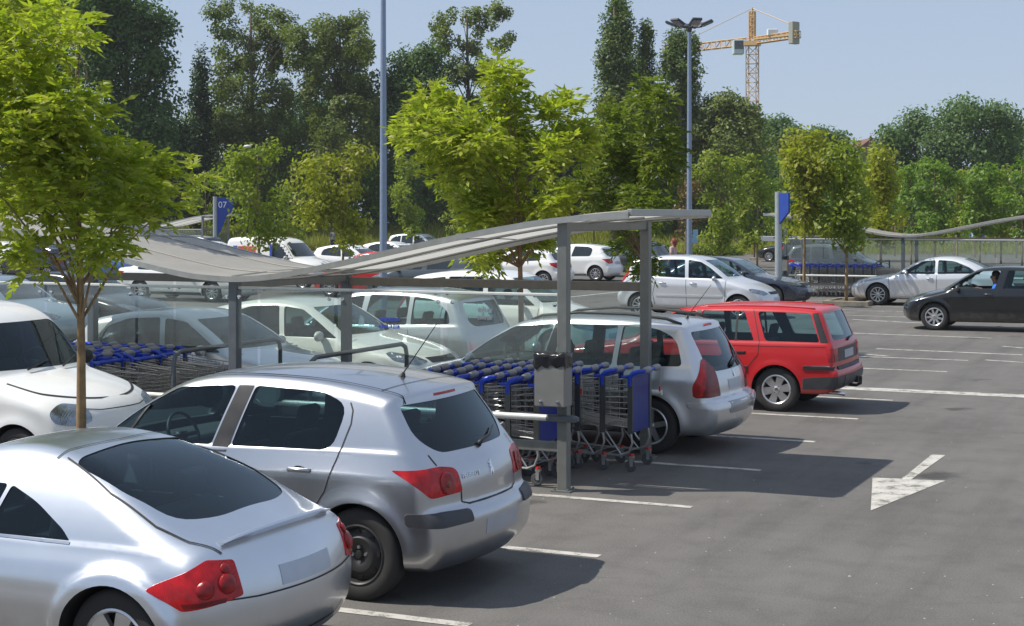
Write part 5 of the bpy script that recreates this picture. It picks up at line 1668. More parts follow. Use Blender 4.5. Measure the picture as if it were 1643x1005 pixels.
    mb = MB(); mb.box((.15, .24, .83), (.014, .024, .06))
    P['key'] = mb.mesh('key', M['red_plastic'])
    return P
TP = trolley_mesh_parts()
def trolley(end=False, key=False):
    r = empty('shopping_trolley')
    obj('basket', TP['basket'], r); obj('frame', TP['frame'], r)
    h = obj('handle', TP['handle'], r); obj('grip', TP['grip', -1], h); obj('grip', TP['grip', 1], h); obj('chassis', TP['chassis'], r)
    for x, y in ((.0, -.265), (.0, .265), (-.70, -.19), (-.70, .19)):
        c = obj('castor', TP['castor'], r, loc=(x, y, .062)); obj('fork', TP['fork'], c); obj('collar', TP['collar'], c)
    if end: obj('flap', TP['flap'], r)
    if key:
        k = obj('chain', TP['chain'], r); obj('key', TP['key'], k)
    return r
tr_mid = trolley(); tr_end = trolley(True, True); tr_key = trolley(False, True)
protos_used = set()
def put(proto, u, v, rz, label, grp):
    if proto.name not in protos_used:
        protos_used.add(proto.name); t = proto
    else:
        t = copy_tree(proto)
    t.location = (u, v, 0); t.rotation_euler = (0, 0, rz)
    tag(t, label, 'shopping trolley', grp)
    return t
rgt = random.Random(11)
ROWS = ((14.84, -6.40, 'near row'), (15.43, -6.52, 'middle row'), (16.02, -5.85, 'far row'))
for v, u_end, nm in ROWS:
    u = u_end; k = 0
    while u > -8.05:
        first = k == 0
        lab = ('trolley with a blue flap ending the right hand %s of trolleys' % nm) if first else \
              'blue handled trolley nested in the right hand %s of the near shelter' % nm
        put(tr_end if first else (tr_key if k % 3 == 1 else tr_mid), u, v + rgt.uniform(-.012, .012), rgt.uniform(-.012, .012), lab, 'trolleys nested in the right hand %s' % nm)
        u -= .292 + rgt.uniform(-.022, .022); k += 1
for v, u_end, nm in ((14.84, -14.3, 'near row'), (15.43, -14.45, 'middle row'), (16.02, -14.2, 'far row')):
    u = u_end; k = 0
    while u < -11.75:
        lab = ('trolley with a blue flap ending the left hand %s of trolleys' % nm) if k == 0 else 'blue handled shopping trolley nested in the left hand %s behind the white van' % nm
        put(tr_end if k == 0 else tr_mid, u, v + rgt.uniform(-.012, .012), PI + rgt.uniform(-.012, .012), lab, 'trolleys nested in the left hand %s' % nm)
        u += .292 + rgt.uniform(-.02, .02); k += 1
for v, nm in ((52.4, 'front row'), (53.2, 'back row')):
    u = -13.6
    k = 0
    while u < -10.9:
        put(tr_mid, u, v, PI, 'distant shopping trolley in the %s under the far right shelter' % nm, 'distant trolleys, %s' % nm)
        u += .292; k += 1
u = -7.0
while u > -8.0:
    put(tr_mid, u, 52.4, 0, 'distant shopping trolley glimpsed behind the roof of the silver saloon', 'distant trolleys, right end')
    u -= .292
# ------------------------------------------------------------------ lamp posts, signs, crane, people, small things
M['pole'] = flat('blue_grey_lamp_pole', (.24, .30, .40), .4, .3, .08)
M['pole_light'] = flat('pale_grey_pole', (.38, .42, .43), .4, .3, .08)
M['sign_blue'] = flat('blue_sign_panel', (.012, .05, .30), .4)
M['white_text'] = flat('white_lettering', (.75, .78, .8), .5)
def lamp_post():
    r = empty('lamp_post')
    mb = MB(); mb.tube([(0, 0, 0), (0, 0, 1.0), (0, 0, 10.0)], [.115, .11, .07], 14); mb.build('pole', M['pole'], r, smooth=True, angle=60)
    MB().lathe([(0, .03), (.2, .03), (.2, 0), (0, 0)], 12, 'z', closed=False).build('base_plate', M['pole'], r)
    MB().lathe([(0, 10.14), (.09, 10.12), (.11, 9.9), (.08, 9.8)], 12, 'z', closed=False).build('crown_ring', M['grey_trim'], r)
    for a in range(6):
        t = a / 6 * 2 * PI + .2
        d = Vector((math.cos(t), math.sin(t), 0))
        mb = MB(); mb.tube([(0, 0, 10.0), d * .35 + Vector((0, 0, 9.98)), d * .52 + Vector((0, 0, 10.08))], .03, 6)
        arm = mb.build('arm', M['grey_trim'], r)
        R = Matrix.Rotation(t, 3, 'Z') @ Matrix.Rotation(math.radians(-22), 3, 'Y')
        f = MB(); f.box(tuple(d * .70 + Vector((0, 0, 10.14))), (.46, .40, .10), M=R)
        ft = f.build('floodlight', M['grey_trim'], r, bevel=.03)
        f = MB(); f.box(tuple(d * .71 + Vector((0, 0, 10.085))), (.38, .33, .02), M=R); f.build('flood_glass', M['lamp_clear'], ft)
    return r
lp = lamp_post(); u, v = at_d(615, 46); lp.location = (u, v, 0); lp.rotation_euler = (0, 0, .3)
tag(lp, 'tall blue grey lamp post rising out of the top of the photo', 'lamp post', 'lamp posts')
lp2 = copy_tree(lp); u, v = at_d(1106, 62); lp2.location = (u, v, 0); lp2.rotation_euler = (0, 0, 1.0)
lp2['label'] = 'tall lamp post topped by a ring of dark floodlights, left of the crane'

def small_light(px, py, d, label):
    u, v = at_d(px, d); z = z_at(py, d)
    r = empty('street_light', (u, v, 0))
    MB().tube([(0, 0, 0), (0, 0, z - .1)], [.06, .04], 8).build('pole', M['grey_trim'], r, smooth=True)
    mb = MB(); mb.lathe([(0, z + .16), (.2, z + .13), (.30, z + .03), (.24, z - .06), (0, z - .10)], 16, 'z', closed=False)
    mb.build('lamp_head', M['white_plate'], r, smooth=True)
    tag(r, label, 'street light', 'street lights before the wood')
small_light(397, 236, 116, 'small white street light head above the young tree near the delivery van')
small_light(953, 245, 118, 'small white street light head against the poplar foliage')
small_light(1408, 249, 118, 'small white street light head above the yellow green trees on the right')

def numbered_sign(px, d, ztop, text, label, rz, base=False):
    u, v = at_d(px, d)
    r = empty('numbered_sign', (u, v, 0), rz)
    MB().tube([(0, 0, 0), (0, 0, ztop)], .105, 14).build('pole', M['pole_light'], r, smooth=True, angle=60)
    mb = MB(); mb.prism([(.12, ztop - .05), (.95, ztop - .05), (.95, ztop - .75), (.62, ztop - 1.0), (.36, ztop - 1.7), (.12, ztop - 2.1)] if not base else [(.12, ztop - .04), (.80, ztop - .04), (.80, ztop - .6), (.12, ztop - .95)], 'y', -.03, .03)
    p = mb.build('sign_panel', M['sign_blue'], r, bevel=.01)
    if text: words(text, .46, M['white_text'], 'sign_number', p, (.40, -.034, ztop - .58), (PI / 2, 0, 0), .003)
    if base:
        mb = MB(); mb.tube([(-.35, -.2, 0), (-.35, -.2, .42), (.35, -.2, .42), (.35, -.2, 0)], .03, 8); mb.build('hoop_guard', M['pole_light'], r, smooth=True)
    tag(r, label, 'sign', 'numbered row signs')
numbered_sign(345, 84, 3.66, '07', 'blue sign panel numbered 07 on a pale pole, left of the delivery van', YAW)
numbered_sign(1249, 47, 3.38, '', 'blue sign panel turned edge on, on a pale pole beside the right hand trees', YAW - 1.34, True)

# tower crane
M['crane'] = flat('orange_crane_steel', (.56, .35, .14), .5, .1, .08)
M['crane_pale'] = flat('faded_crane_steel', (.52, .36, .22), .5, .1, .08)
M['cab'] = flat('pale_cab', (.45, .55, .58), .3)
M['concrete'] = flat('concrete_block', (.30, .30, .25), .8)
def lattice(mb, a, b, w, n, r):
    a, b = Vector(a), Vector(b)
    t = (b - a).normalized()
    x = t.cross(Vector((0, 0, 1))) if abs(t.z) < .9 else Vector((1, 0, 0))
    x.normalize(); y = t.cross(x)
    cs = [(x * i + y * j) * w / 2 for i, j in ((-1, -1), (1, -1), (1, 1), (-1, 1))]
    for c in cs: mb.tube([a + c, b + c], r, 4, caps=False)
    for k in range(n):
        p = a.lerp(b, k / n); q = a.lerp(b, (k + 1) / n)
        for i in range(4):
            c, d = cs[i], cs[(i + 1) % 4]
            if k % 2: c, d = d, c
            mb.tube([p + c, q + d], r * .7, 4, caps=False)
            mb.tube([q + c, q + d], r * .6, 4, caps=False)
def crane():
    d = 250
    u, v = at_d(1207, d)
    r = empty('tower_crane', (u, v, 0))
    zj = z_at(66, d)
    mb = MB(); lattice(mb, (0, 0, 0), (0, 0, zj - .6), 1.6, 20, .085); mb.build('mast', M['crane_pale'], r)
    # jib heads left and away, counter jib right and closer
    rt, fw = Vector((CT, ST, 0)), Vector((-ST, CT, 0))
    jd = (rt * -.62 + fw * .78).normalized()
    mb = MB(); lattice(mb, jd * .8 + Vector((0, 0, zj)), jd * 19.5 + Vector((0, 0, zj)), 1.1, 17, .075); mb.build('jib', M['crane'], r)
    mb = MB(); lattice(mb, -jd * .8 + Vector((0, 0, zj)), -jd * 9.5 + Vector((0, 0, zj + .2)), 1.0, 8, .08); mb.box(tuple(-jd * 5 + Vector((0, 0, zj + .2))), (8.5, 1.2, .25), rz=math.atan2(jd.y, jd.x)); mb.build('counter_jib', M['crane'], r)
    mb = MB(); mb.box(tuple(-jd * 8.6 + Vector((0, 0, zj + .5))), (.9, 1.6, 3.4), rz=math.atan2(jd.y, jd.x)); mb.build('counterweight', M['concrete'], r, bevel=.1)
    mb = MB(); mb.tube([(0, 0, zj + .6), (0, 0, zj + 5.2)], [.55, .15], 4); lattice(mb, (0, 0, zj), (0, 0, zj + 4.6), .8, 6, .09); mb.build('tower_head', M['crane'], r)
    mb = MB(); mb.box(tuple(jd * 2.4 - rt * .6 - fw * 1.0 + Vector((0, 0, zj - .9))), (1.7, 1.8, 2.3), rz=YAW); cb = mb.build('cab', M['cab'], r, bevel=.15)
    mb = MB(); mb.box(tuple(jd * 2.4 - rt * .6 - fw * 1.95 + Vector((0, 0, zj - .6))), (1.4, .06, 1.3), rz=YAW); mb.build('cab_window', M['far_glass'], cb)
    mb = MB(); mb.tube([(0, 0, zj + 5.1), tuple(-jd * 8.6 + Vector((0, 0, zj + 1.6)))], .07, 4); mb.tube([(0, 0, zj + 5.1), tuple(jd * 17 + Vector((0, 0, zj + .7)))], .05, 4); mb.build('pendant_cable', M['crane_pale'], r)
    mb = MB(); mb.box(tuple(jd * 17.6 + Vector((0, 0, zj - 1.0))), (1.3, 1.0, .5), rz=math.atan2(jd.y, jd.x)); mb.build('trolley_carriage', M['crane'], r)
    mb = MB(); mb.box(tuple(-jd * 4.2 + Vector((0, 0, zj + .95))), (1.6, 1.1, 1.0), rz=YAW); mb.build('winch_housing', M['white_plate'], r, bevel=.1)
    mb = MB(); mb.box((0, 0, zj - .4), (2.2, 2.2, .7)); mb.build('slewing_ring', M['crane'], r)
    tag(r, 'orange tower crane standing behind the trees on the right', 'crane')
crane()

# house roof above the trees
def house():
    u, v = at_d(1384, 190)
    r = empty('house', (u, v, 0), YAW)
    MB().box((0, 0, 4.6), (5.5, 8, 9.2)).build('wall', flat('house_render', (.42, .36, .30), .9), r)
    mb = MB(); mb.prism([(-3.1, 9.2), (3.1, 9.2), (0.2, 11.7)], 'y', -4.3, 4.3); rf = mb.build('roof', flat('brown_tiled_roof', (.17, .085, .06), .9, var=.3, scale=3), r)
    MB().box((1.2, 1.0, 11.2), (.6, .6, 1.4)).build('chimney', flat('brick_chimney', (.22, .10, .07), .9), rf)
    for x in (-1.3, 1.3): MB().box((x, -4.02, 6.2), (1.0, .06, 1.4)).build('window', M['far_glass'], r)
    tag(r, 'house with a brown tiled gable roof just showing above the trees', 'house')
house()

# height barrier, cabinet, igloos, parasol, blue notice
def barrier():
    u, v = at_d(1247, 99)
    r = empty('height_barrier', (u, v, 0), YAW)
    MB().box((0, 0, 1.22), (2.9, .16, .30)).build('crossbar', M['white_plate'], r, bevel=.02)
    for x in (-1.4, 1.4): MB().box((x, .12, .60), (.10, .10, 1.2)).build('post', flat('rusty_post', (.16, .08, .05), .8), r)
    tag(r, 'low white barrier bar on rusty posts before the dark car', 'barrier')
barrier()
def igloo(px, d, col, label):
    u, v = at_d(px, d)
    r = empty('recycling_bank', (u, v, 0))
    MB().lathe([(0, 1.55), (.25, 1.52), (.5, 1.36), (.66, 1.05), (.70, .6), (.66, .05), (0, .05)], 20, 'z', closed=False).build('bank_shell', col, r, smooth=True, angle=50)
    MB().lathe([(0, -.02), (.15, -.02), (.15, .02)], 14, 'y', (0, -.64, 1.12), 0, False).build('bottle_hole', M['trim'], r)
    MB().tube([(-.1, 0, 1.52), (0, 0, 1.66), (.1, 0, 1.52)], .02, 6).build('lifting_eye', M['chrome'], r)
    tag(r, label, 'recycling bank', 'recycling banks on the right verge')
igb = flat('blue_bank_shell', (.08, .14, .30), .4)
igloo(1545, 116, igb, 'left of two blue domed recycling banks behind the far shelter')
igloo(1567, 116, igb, 'right of two blue domed recycling banks behind the far shelter')
igloo(1640, 116, flat('white_bank_shell', (.6, .62, .62), .4), 'white domed recycling bank at the right edge')
def cabinet():
    u, v = at_d(890, 101)
    r = empty('utility_cabinet', (u, v, 0), YAW)
    MB().box((0, 0, .75), (.75, .45, 1.5)).build('cabinet_body', M['white_plate'], r, bevel=.02)
    MB().box((0, 0, 1.53), (.82, .52, .06)).build('cabinet_lid', M['galv'], r, bevel=.01)
    MB().box((0, -.23, .75), (.62, .02, 1.3)).build('cabinet_door', M['white_plate'], r, bevel=.005)
    tag(r, 'white utility cabinet behind the white hatchbacks', 'cabinet')
cabinet()
def parasol():
    u, v = at_d(441, 122)
    r = empty('folded_parasol', (u, v, 0))
    MB().tube([(0, 0, 0), (0, 0, 2.3)], .03, 8).build('pole', M['pole_light'], r)
    MB().tube([(0, 0, 2.3), (0, 0, 1.6), (0, 0, .9)], [.03, .28, .42], 10).build('canopy', flat('pale_blue_canvas', (.35, .48, .55), .8), r, smooth=True)
    tag(r, 'pale blue folded parasol on the grass behind the delivery van', 'parasol')
parasol()
def notice():
    u, v = at_d(1111, 108)
    r = empty('notice_board', (u, v, 0), YAW)
    MB().tube([(0, 0, 0), (0, 0, 1.7)], .04, 8).build('post', M['galv'], r)
    b = MB().box((0, -.05, 1.25), (.75, .05, .9)).build('board', flat('pale_blue_board', (.25, .45, .62), .5), r, bevel=.01)
    tag(r, 'small pale blue notice board right of the second lamp post', 'notice board')
notice()
# thin posts along the verge at the right: one fence
def fence(label, px0, px1, d0, d1, n, h, mat):
    p, q = Vector(at_d(px0, d0)), Vector(at_d(px1, d1))
    r = empty('fence', (p.x, p.y, 0))
    t = q - p
    for k in range(n):
        s = t * k / (n - 1)
        MB().box((s.x, s.y, h / 2), (.10, .10, h)).build('post', mat, r)
    for z in (h * .5, h * .93):
        mb = MB(); mb.tube([(0, 0, z), (t.x, t.y, z)], .018, 5); mb.build('rail_wire', mat, r)
    tag(r, label, 'fence')
fence('fence of slim brown posts behind the far trolley shelter', 1436, 1700, 104, 98, 9, 2.1, flat('brown_fence_post', (.20, .15, .10), .8))
fence('short row of timber posts right of the second lamp post', 1094, 1216, 112, 110, 8, 1.1, flat('timber_bollard', (.24, .18, .12), .8))

# ------------------------------------------------------------------ people
M['skin'] = flat('skin', (.38, .21, .14), .55)
M['hair_dark'] = flat('dark_hair', (.02, .014, .01), .6)
M['hair_red'] = flat('red_brown_hair', (.22, .045, .02), .6)
M['cloth_blue'] = flat('bright_blue_shirt', (.02, .16, .62), .8)
M['cloth_pink'] = flat('pale_pink_top', (.50, .36, .33), .85)
M['cloth_grey'] = flat('grey_top', (.22, .22, .24), .85)
M['cloth_jean'] = flat('dark_jeans', (.03, .04, .08), .85)
def capsules(caps, k=.03):
    C = [(np.array(a, float), np.array(b, float), ra, rb) for a, b, ra, rb in caps]
    def f(x, y, z):
        P = np.stack([x, y, z], 1); out = None
        for a, b, ra, rb in C:
            ab = b - a; t = np.clip(((P - a) @ ab) / max(1e-9, ab @ ab), 0, 1)
            d = np.linalg.norm(P - a - t[:, None] * ab, axis=1) - (ra + (rb - ra) * t)
            if out is None: out = d
            else:
                h = np.clip(.5 + .5 * (out - d) / k, 0, 1)
                out = out * (1 - h) + d * h - k * h * (1 - h)
        return out
    return f
def blob_mesh(name, caps, mat, h=.018, k=.03):
    pts = np.array([p for c in caps for p in (c[0], c[1])]); r = max(max(c[2], c[3]) for c in caps)
    V, Q = surface_nets(capsules(caps, k), pts.min(0) - r - .02, pts.max(0) + r + .02, h, 2)
    return np_mesh(name, V, Q, mat)
def head_caps(z, x=0, y=0):
    return [((x - .01, y, z + .04), (x - .02, y, z + .06), .085, .09), ((x + .025, y, z - .03), (x + .02, y, z - .06), .065, .055),
            ((x + .095, y, z + .0), (x + .10, y, z - .02), .012, .016), ((x - .01, y - .085, z), (x - .01, y - .085, z - .02), .016, .014), ((x - .01, y + .085, z), (x - .01, y + .085, z - .02), .016, .014),
            ((x - .01, y, z - .16), (x - .005, y, z - .08), .058, .055)]
def hand_caps(w, d, up):
    """palm and five fingers from wrist w along direction d"""
    w, d, up = Vector(w), Vector(d).normalized(), Vector(up).normalized(); s = d.cross(up)
    out = [(tuple(w), tuple(w + d * .08), .030, .036)]
    for i, L in enumerate((.062, .075, .08, .07)):
        b = w + d * .09 + s * (.028 - .019 * i); m = b + d * L * .55 - up * .008; e = m + d * L * .4 - up * .03
        out += [(tuple(b), tuple(m), .010, .009), (tuple(m), tuple(e), .009, .007)]
    b = w + d * .03 + s * .034
    out += [(tuple(b), tuple(b + d * .045 + s * .025), .012, .009)]
    return out
def standing(px, d, rz, hair, top, label, long_hair=False):
    u, v = at_d(px, d)
    r = empty('person', (u, v, 0), rz)
    body = []
    for s in (-1, 1):
        body += [((.0, s * .09, .90), (.01, s * .10, .50), .085, .062), ((.01, s * .10, .50), (-.01, s * .10, .09), .060, .042), ((-.02, s * .10, .05), (.13, s * .11, .035), .042, .032)]
        body += [((0, s * .18, 1.38), (-.02, s * .24, 1.10), .052, .042), ((-.02, s * .24, 1.10), (.07, s * .25, .86), .041, .030)]
        body += hand_caps((.07, s * .25, .86), (.25, 0, -1), (1, 0, 0))
    body += [((0, -.07, .95), (0, .07, .95), .11, .11), ((0, 0, .98), (0, 0, 1.22), .115, .12), ((0, -.11, 1.36), (0, .11, 1.36), .085, .085)]
    body += head_caps(1.62)
    obj('body', blob_mesh('body', body, M['skin'], .02), r)
    t = [((0, -.07, 1.0), (0, .07, 1.0), .13, .13), ((0, 0, 1.0), (0, 0, 1.24), .132, .136), ((0, -.12, 1.36), (0, .12, 1.36), .098, .098)]
    for s in (-1, 1): t += [((0, s * .18, 1.385), (-.015, s * .225, 1.20), .066, .058)]
    obj('shirt', blob_mesh('shirt', t, top, .02), r)
    lg = [((0, -.07, .93), (0, .07, .93), .125, .125)]
    for s in (-1, 1): lg += [((0, s * .09, .90), (.01, s * .10, .50), .102, .078), ((.01, s * .10, .50), (-.01, s * .10, .10), .076, .062)]
    obj('trousers', blob_mesh('trousers', lg, M['cloth_jean'], .02), r)
    hc = [((-.03, 0, 1.68), (-.05, 0, 1.66), .098, .10)]
    if long_hair: hc += [((-.07, 0, 1.62), (-.07, 0, 1.48), .085, .06)]
    obj('hair', blob_mesh('hair', hc, hair, .02), r)
    eyes = [((.075, s * .034, 1.635), (.08, s * .034, 1.635), .012, .012) for s in (-1, 1)]
    obj('eyes', blob_mesh('eyes', eyes, M['hair_dark'], .008, .002), r)
    tag(r, label, 'person', 'people on foot')
standing(1080, 63.0, YAW + 2.6, M['hair_red'], M['cloth_pink'], 'person with red brown hair and a pale pink top behind the silver people carrier', True)
standing(535, 112, YAW - 1.5, M['hair_dark'], M['cloth_grey'], 'dark haired person in a grey top walking before the hedge by the delivery van')

def driver():
    # seated at the wheel of the black car: front is -u, driver on the camera side
    car = blackcar.root
    cx, cy = car.location.x, car.location.y
    r = empty('person', (cx - .02, cy - .36, 0), PI)
    b = [((0, -.08, .52), (0, .08, .52), .12, .12), ((-.02, 0, .56), (-.12, 0, .86), .125, .135), ((-.13, -.13, 1.02), (-.13, .13, 1.02), .08, .08)]
    for s in (-1, 1):
        b += [((.02, s * .1, .50), (.42, s * .13, .58), .085, .065), ((.42, s * .13, .58), (.66, s * .12, .28), .06, .045)]
        b += [((-.13, s * .19, 1.02), (.02, s * .27, .82), .052, .044), ((.02, s * .27, .82), (.26, s * .17, .95), .043, .032)]
        b += hand_caps((.26, s * .17, .95), (1, -s * .2, .3), (-.3, 0, 1))
    b += head_caps(1.255, -.08)
    obj('body', blob_mesh('body', b, M['skin'], .018), r)
    t = [((-.02, 0, .58), (-.12, 0, .86), .14, .15), ((-.13, -.14, 1.02), (-.13, .14, 1.02), .095, .095)]
    for s in (-1, 1): t += [((-.13, s * .195, 1.02), (-.04, s * .245, .90), .068, .058)]
    obj('shirt', blob_mesh('shirt', t, M['cloth_blue'], .018), r)
    obj('trousers', blob_mesh('trousers', [((0, -.08, .52), (0, .08, .52), .135, .135)] + [((.02, s * .1, .50), (.40, s * .13, .58), .10, .078) for s in (-1, 1)], M['cloth_jean'], .02), r)
    obj('hair', blob_mesh('hair', [((-.10, 0, 1.315), (-.12, 0, 1.29), .098, .098)], M['hair_dark'], .018), r)
    obj('eyes', blob_mesh('eyes', [((.005, s * .034, 1.27), (.01, s * .034, 1.27), .012, .012) for s in (-1, 1)], M['hair_dark'], .008, .002), r)
    tag(r, 'driver in a bright blue shirt at the wheel of the black hatchback', 'person')
driver()
# ------------------------------------------------------------------ trees and planting
def leaf_mat(name, c0, c1, trans, gloss=.06):
    m = bpy.data.materials.new(name); m.use_nodes = True
    nt = m.node_tree
    for n in list(nt.nodes):
        if n.type != 'OUTPUT_MATERIAL': nt.nodes.remove(n)
    out = [n for n in nt.nodes if n.type == 'OUTPUT_MATERIAL'][0]
    geo = nt.nodes.new('ShaderNodeNewGeometry')
    r = ramp(nt, geo.outputs['Random Per Island'], [(0, c0), (1, c1)])
    d = nt.nodes.new('ShaderNodeBsdfDiffuse'); t = nt.nodes.new('ShaderNodeBsdfTranslucent'); g = nt.nodes.new('ShaderNodeBsdfGlossy')
    g.inputs['Roughness'].default_value = .5
    g.inputs[0].default_value = (.9, .95, .9, 1)
    nt.links.new(r.outputs[0], d.inputs[0])
    mul = nt.nodes.new('ShaderNodeMix'); mul.data_type = 'RGBA'; mul.blend_type = 'MULTIPLY'; mul.inputs['Factor'].default_value = 1
    nt.links.new(r.outputs[0], mul.inputs['A']); mul.inputs['B'].default_value = (1.05, 1.3, .55, 1)
    nt.links.new(mul.outputs['Result'], t.inputs[0])
    m1 = nt.nodes.new('ShaderNodeMixShader'); m1.inputs[0].default_value = trans
    nt.links.new(d.outputs[0], m1.inputs[1]); nt.links.new(t.outputs[0], m1.inputs[2])
    m2 = nt.nodes.new('ShaderNodeMixShader'); m2.inputs[0].default_value = gloss
    nt.links.new(m1.outputs[0], m2.inputs[1]); nt.links.new(g.outputs[0], m2.inputs[2])
    nt.links.new(m2.outputs[0], out.inputs[0])
    return m
LEAF = {
 'ash': leaf_mat('lime_ash_leaf', (0.235, 0.29, 0.026), (0.46, 0.45, 0.06), 0.54, 0.025),
 'ash_mid': leaf_mat('mid_green_ash_leaf', (0.125, 0.165, 0.026), (0.22, 0.25, 0.036), 0.46, 0.02),
 'maple': leaf_mat('olive_maple_leaf', (0.18, 0.235, 0.03), (0.3, 0.33, 0.04), 0.48, 0.02),
 'maple_gold': leaf_mat('golden_maple_leaf', (0.23, 0.25, 0.028), (0.37, 0.35, 0.04), 0.48, 0.02),
 'lime': leaf_mat('light_green_leaf', (0.13, 0.215, 0.032), (0.22, 0.31, 0.046), 0.46, 0.02),
 'rust': leaf_mat('rusty_leaf', (.14, .09, .025), (.18, .13, .03), .3, .04),
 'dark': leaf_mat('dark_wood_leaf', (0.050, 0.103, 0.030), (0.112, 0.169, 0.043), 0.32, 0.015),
 'airy': leaf_mat('grey_green_leaf', (0.106, 0.144, 0.033), (0.206, 0.230, 0.054), 0.38, 0.02),
 'poplar': leaf_mat('poplar_leaf', (0.075, 0.119, 0.030), (0.150, 0.194, 0.045), 0.34, 0.02),
 'ivy': leaf_mat('ivy_leaf', (0.021, 0.047, 0.016), (0.047, 0.078, 0.023), 0.2, 0.02),
 'blue': leaf_mat('distant_green_leaf', (0.078, 0.138, 0.046), (0.132, 0.207, 0.063), 0.34, 0.015),
 'grassy': leaf_mat('tall_grass_blade', (0.22, 0.245, 0.04), (0.4, 0.37, 0.075), 0.35, 0.02),
 'hedge': leaf_mat('hedge_leaf', (0.13, 0.18, 0.026), (0.24, 0.27, 0.036), 0.35, 0.02),
}
M['bark'] = flat('brown_bark', (.10, .075, .05), .9, var=.35, scale=14)
M['bark_young'] = flat('young_ochre_bark', (.25, .165, .08), .85, var=.4, scale=9)

def leaf_quads(P, N, size, aspect, rng, droop=0.0):
    """P points, N approx normals -> rhombic leaves (one island each)"""
    n = len(P)
    a = rng.normal(size=(n, 3)); a -= (a * N).sum(1, keepdims=True) * N
    a /= np.linalg.norm(a, axis=1, keepdims=True) + 1e-9
    a[:, 2] -= droop; a /= np.linalg.norm(a, axis=1, keepdims=True) + 1e-9
    b = np.cross(N, a); b /= np.linalg.norm(b, axis=1, keepdims=True) + 1e-9
    L = size * rng.uniform(.65, 1.3, (n, 1)); W = L * aspect
    V = np.stack([P - a * L * .5, P + b * W * .5, P + a * L * .5, P - b * W * .5], 1).reshape(-1, 3)
    Q = np.arange(4 * n).reshape(n, 4)
    return V, Q

def rand_unit(rng, n, up=.0):
    v = rng.normal(size=(n, 3)); v[:, 2] += up
    return v / (np.linalg.norm(v, axis=1, keepdims=True) + 1e-9)

def crown_points(blobs, n, rng, clump, shell=.5, nclump=None):
    C = np.array([b[0] for b in blobs]); R = np.array([b[1] for b in blobs])
    vol = (R[:, 0] * R[:, 1] * R[:, 2]) ** (2 / 3)
    nc = nclump or max(20, n // 24)
    idx = rng.choice(len(blobs), nc, p=vol / vol.sum())
    d = rand_unit(rng, nc, .15) * (rng.random((nc, 1)) ** shell)
    cc = C[idx] + d * R[idx]
    k = rng.integers(0, nc, n)
    P = cc[k] + rand_unit(rng, n) * (rng.random((n, 1)) ** .4) * clump * 1.6
    out = d[k] + rand_unit(rng, n) * .8 + np.array([0, 0, .45])
    out /= np.linalg.norm(out, axis=1, keepdims=True) + 1e-9
    return P, out, cc

def limbs(mb, base, top, r0, targets, rng, n=9, bend=.06, low=.30):
    base, top = np.array(base, float), np.array(top, float)
    H = np.linalg.norm(top - base)
    pts = [base + (top - base) * t + np.array([math.sin(t * 5 + base[0]) * bend, math.cos(t * 4 + base[1]) * bend, 0]) * H * .12 * t for t in np.linspace(0, 1, 9)]
    mb.tube([tuple(p) for p in pts], [r0 * (1 - .75 * t) for t in np.linspace(0, 1, 9)], 10)
    for tg in targets:
        tg = np.array(tg, float)
        hd = math.hypot(tg[0] - base[0], tg[1] - base[1])
        t = np.clip((tg[2] - base[2] - .9 * hd - .05 * H) / max(.1, H), low, .92)
        f = t * 8; k = min(7, int(f)); st = pts[k] + (pts[k + 1] - pts[k]) * (f - k)
        mid = (st + tg) / 2 + rng.normal(size=3) * .05 * H * .3 + np.array([0, 0, .04 * H])
        rr = r0 * (1 - .75 * t) * .42
        mb.tube([tuple(st), tuple(mid), tuple(tg)], [rr, rr * .65, rr * .2], 6, caps=False)

def tree(px, d, blobs, n, leaf, lmat, label, r0=.06, kind='broadleaf_tree', group=None, seed=0, clump=.22, aspect=.55, shell=.5, bark=None, nlimb=7, droop=.25, base_z=0.0, lean=0.0, nclump=None):
    """blobs given relative to the trunk foot: (x right, y away, z), radii"""
    rng = np.random.default_rng(seed + int(px) * 7 + 1)
    u, v = at_d(px, d)
    r = empty(kind, (u, v, 0), YAW)
    P, N, cc = crown_points(blobs, n, rng, clump, shell, nclump)
    V, Q = leaf_quads(P, N, leaf, aspect, rng, droop)
    obj('crown', np_mesh('crown', V, Q, lmat, smooth=False), r)
    mb = MB()
    C = np.array([b[0] for b in blobs])
    top = C[:, 2].max()
    order = rng.permutation(len(cc))[:nlimb]
    limbs(mb, (0, 0, -.05), (lean, 0, top), r0, [C[i] for i in range(min(len(C), nlimb))] + [cc[i] for i in order], rng)
    mb.build('trunk', bark or M['bark'], r, smooth=True)
    tag(r, label, 'tree', group)
    return r

def pxblobs(px, d, items, dep=.5, seed=1, shrink=1.0):
    """ellipses read off the photo (x, y, rx, ry in pixels) -> blobs at the tree's own distance with real depth"""
    rg = random.Random(seed)
    out = []
    for x, y, rx, ry in items:
        s = d / F_PX
        X = (x - px) * s; R = rx * s * shrink
        out.append(((X, rg.uniform(-dep, dep), z_at(y, d)), (R, max(R, dep * .8), ry * s * shrink)))
    return out

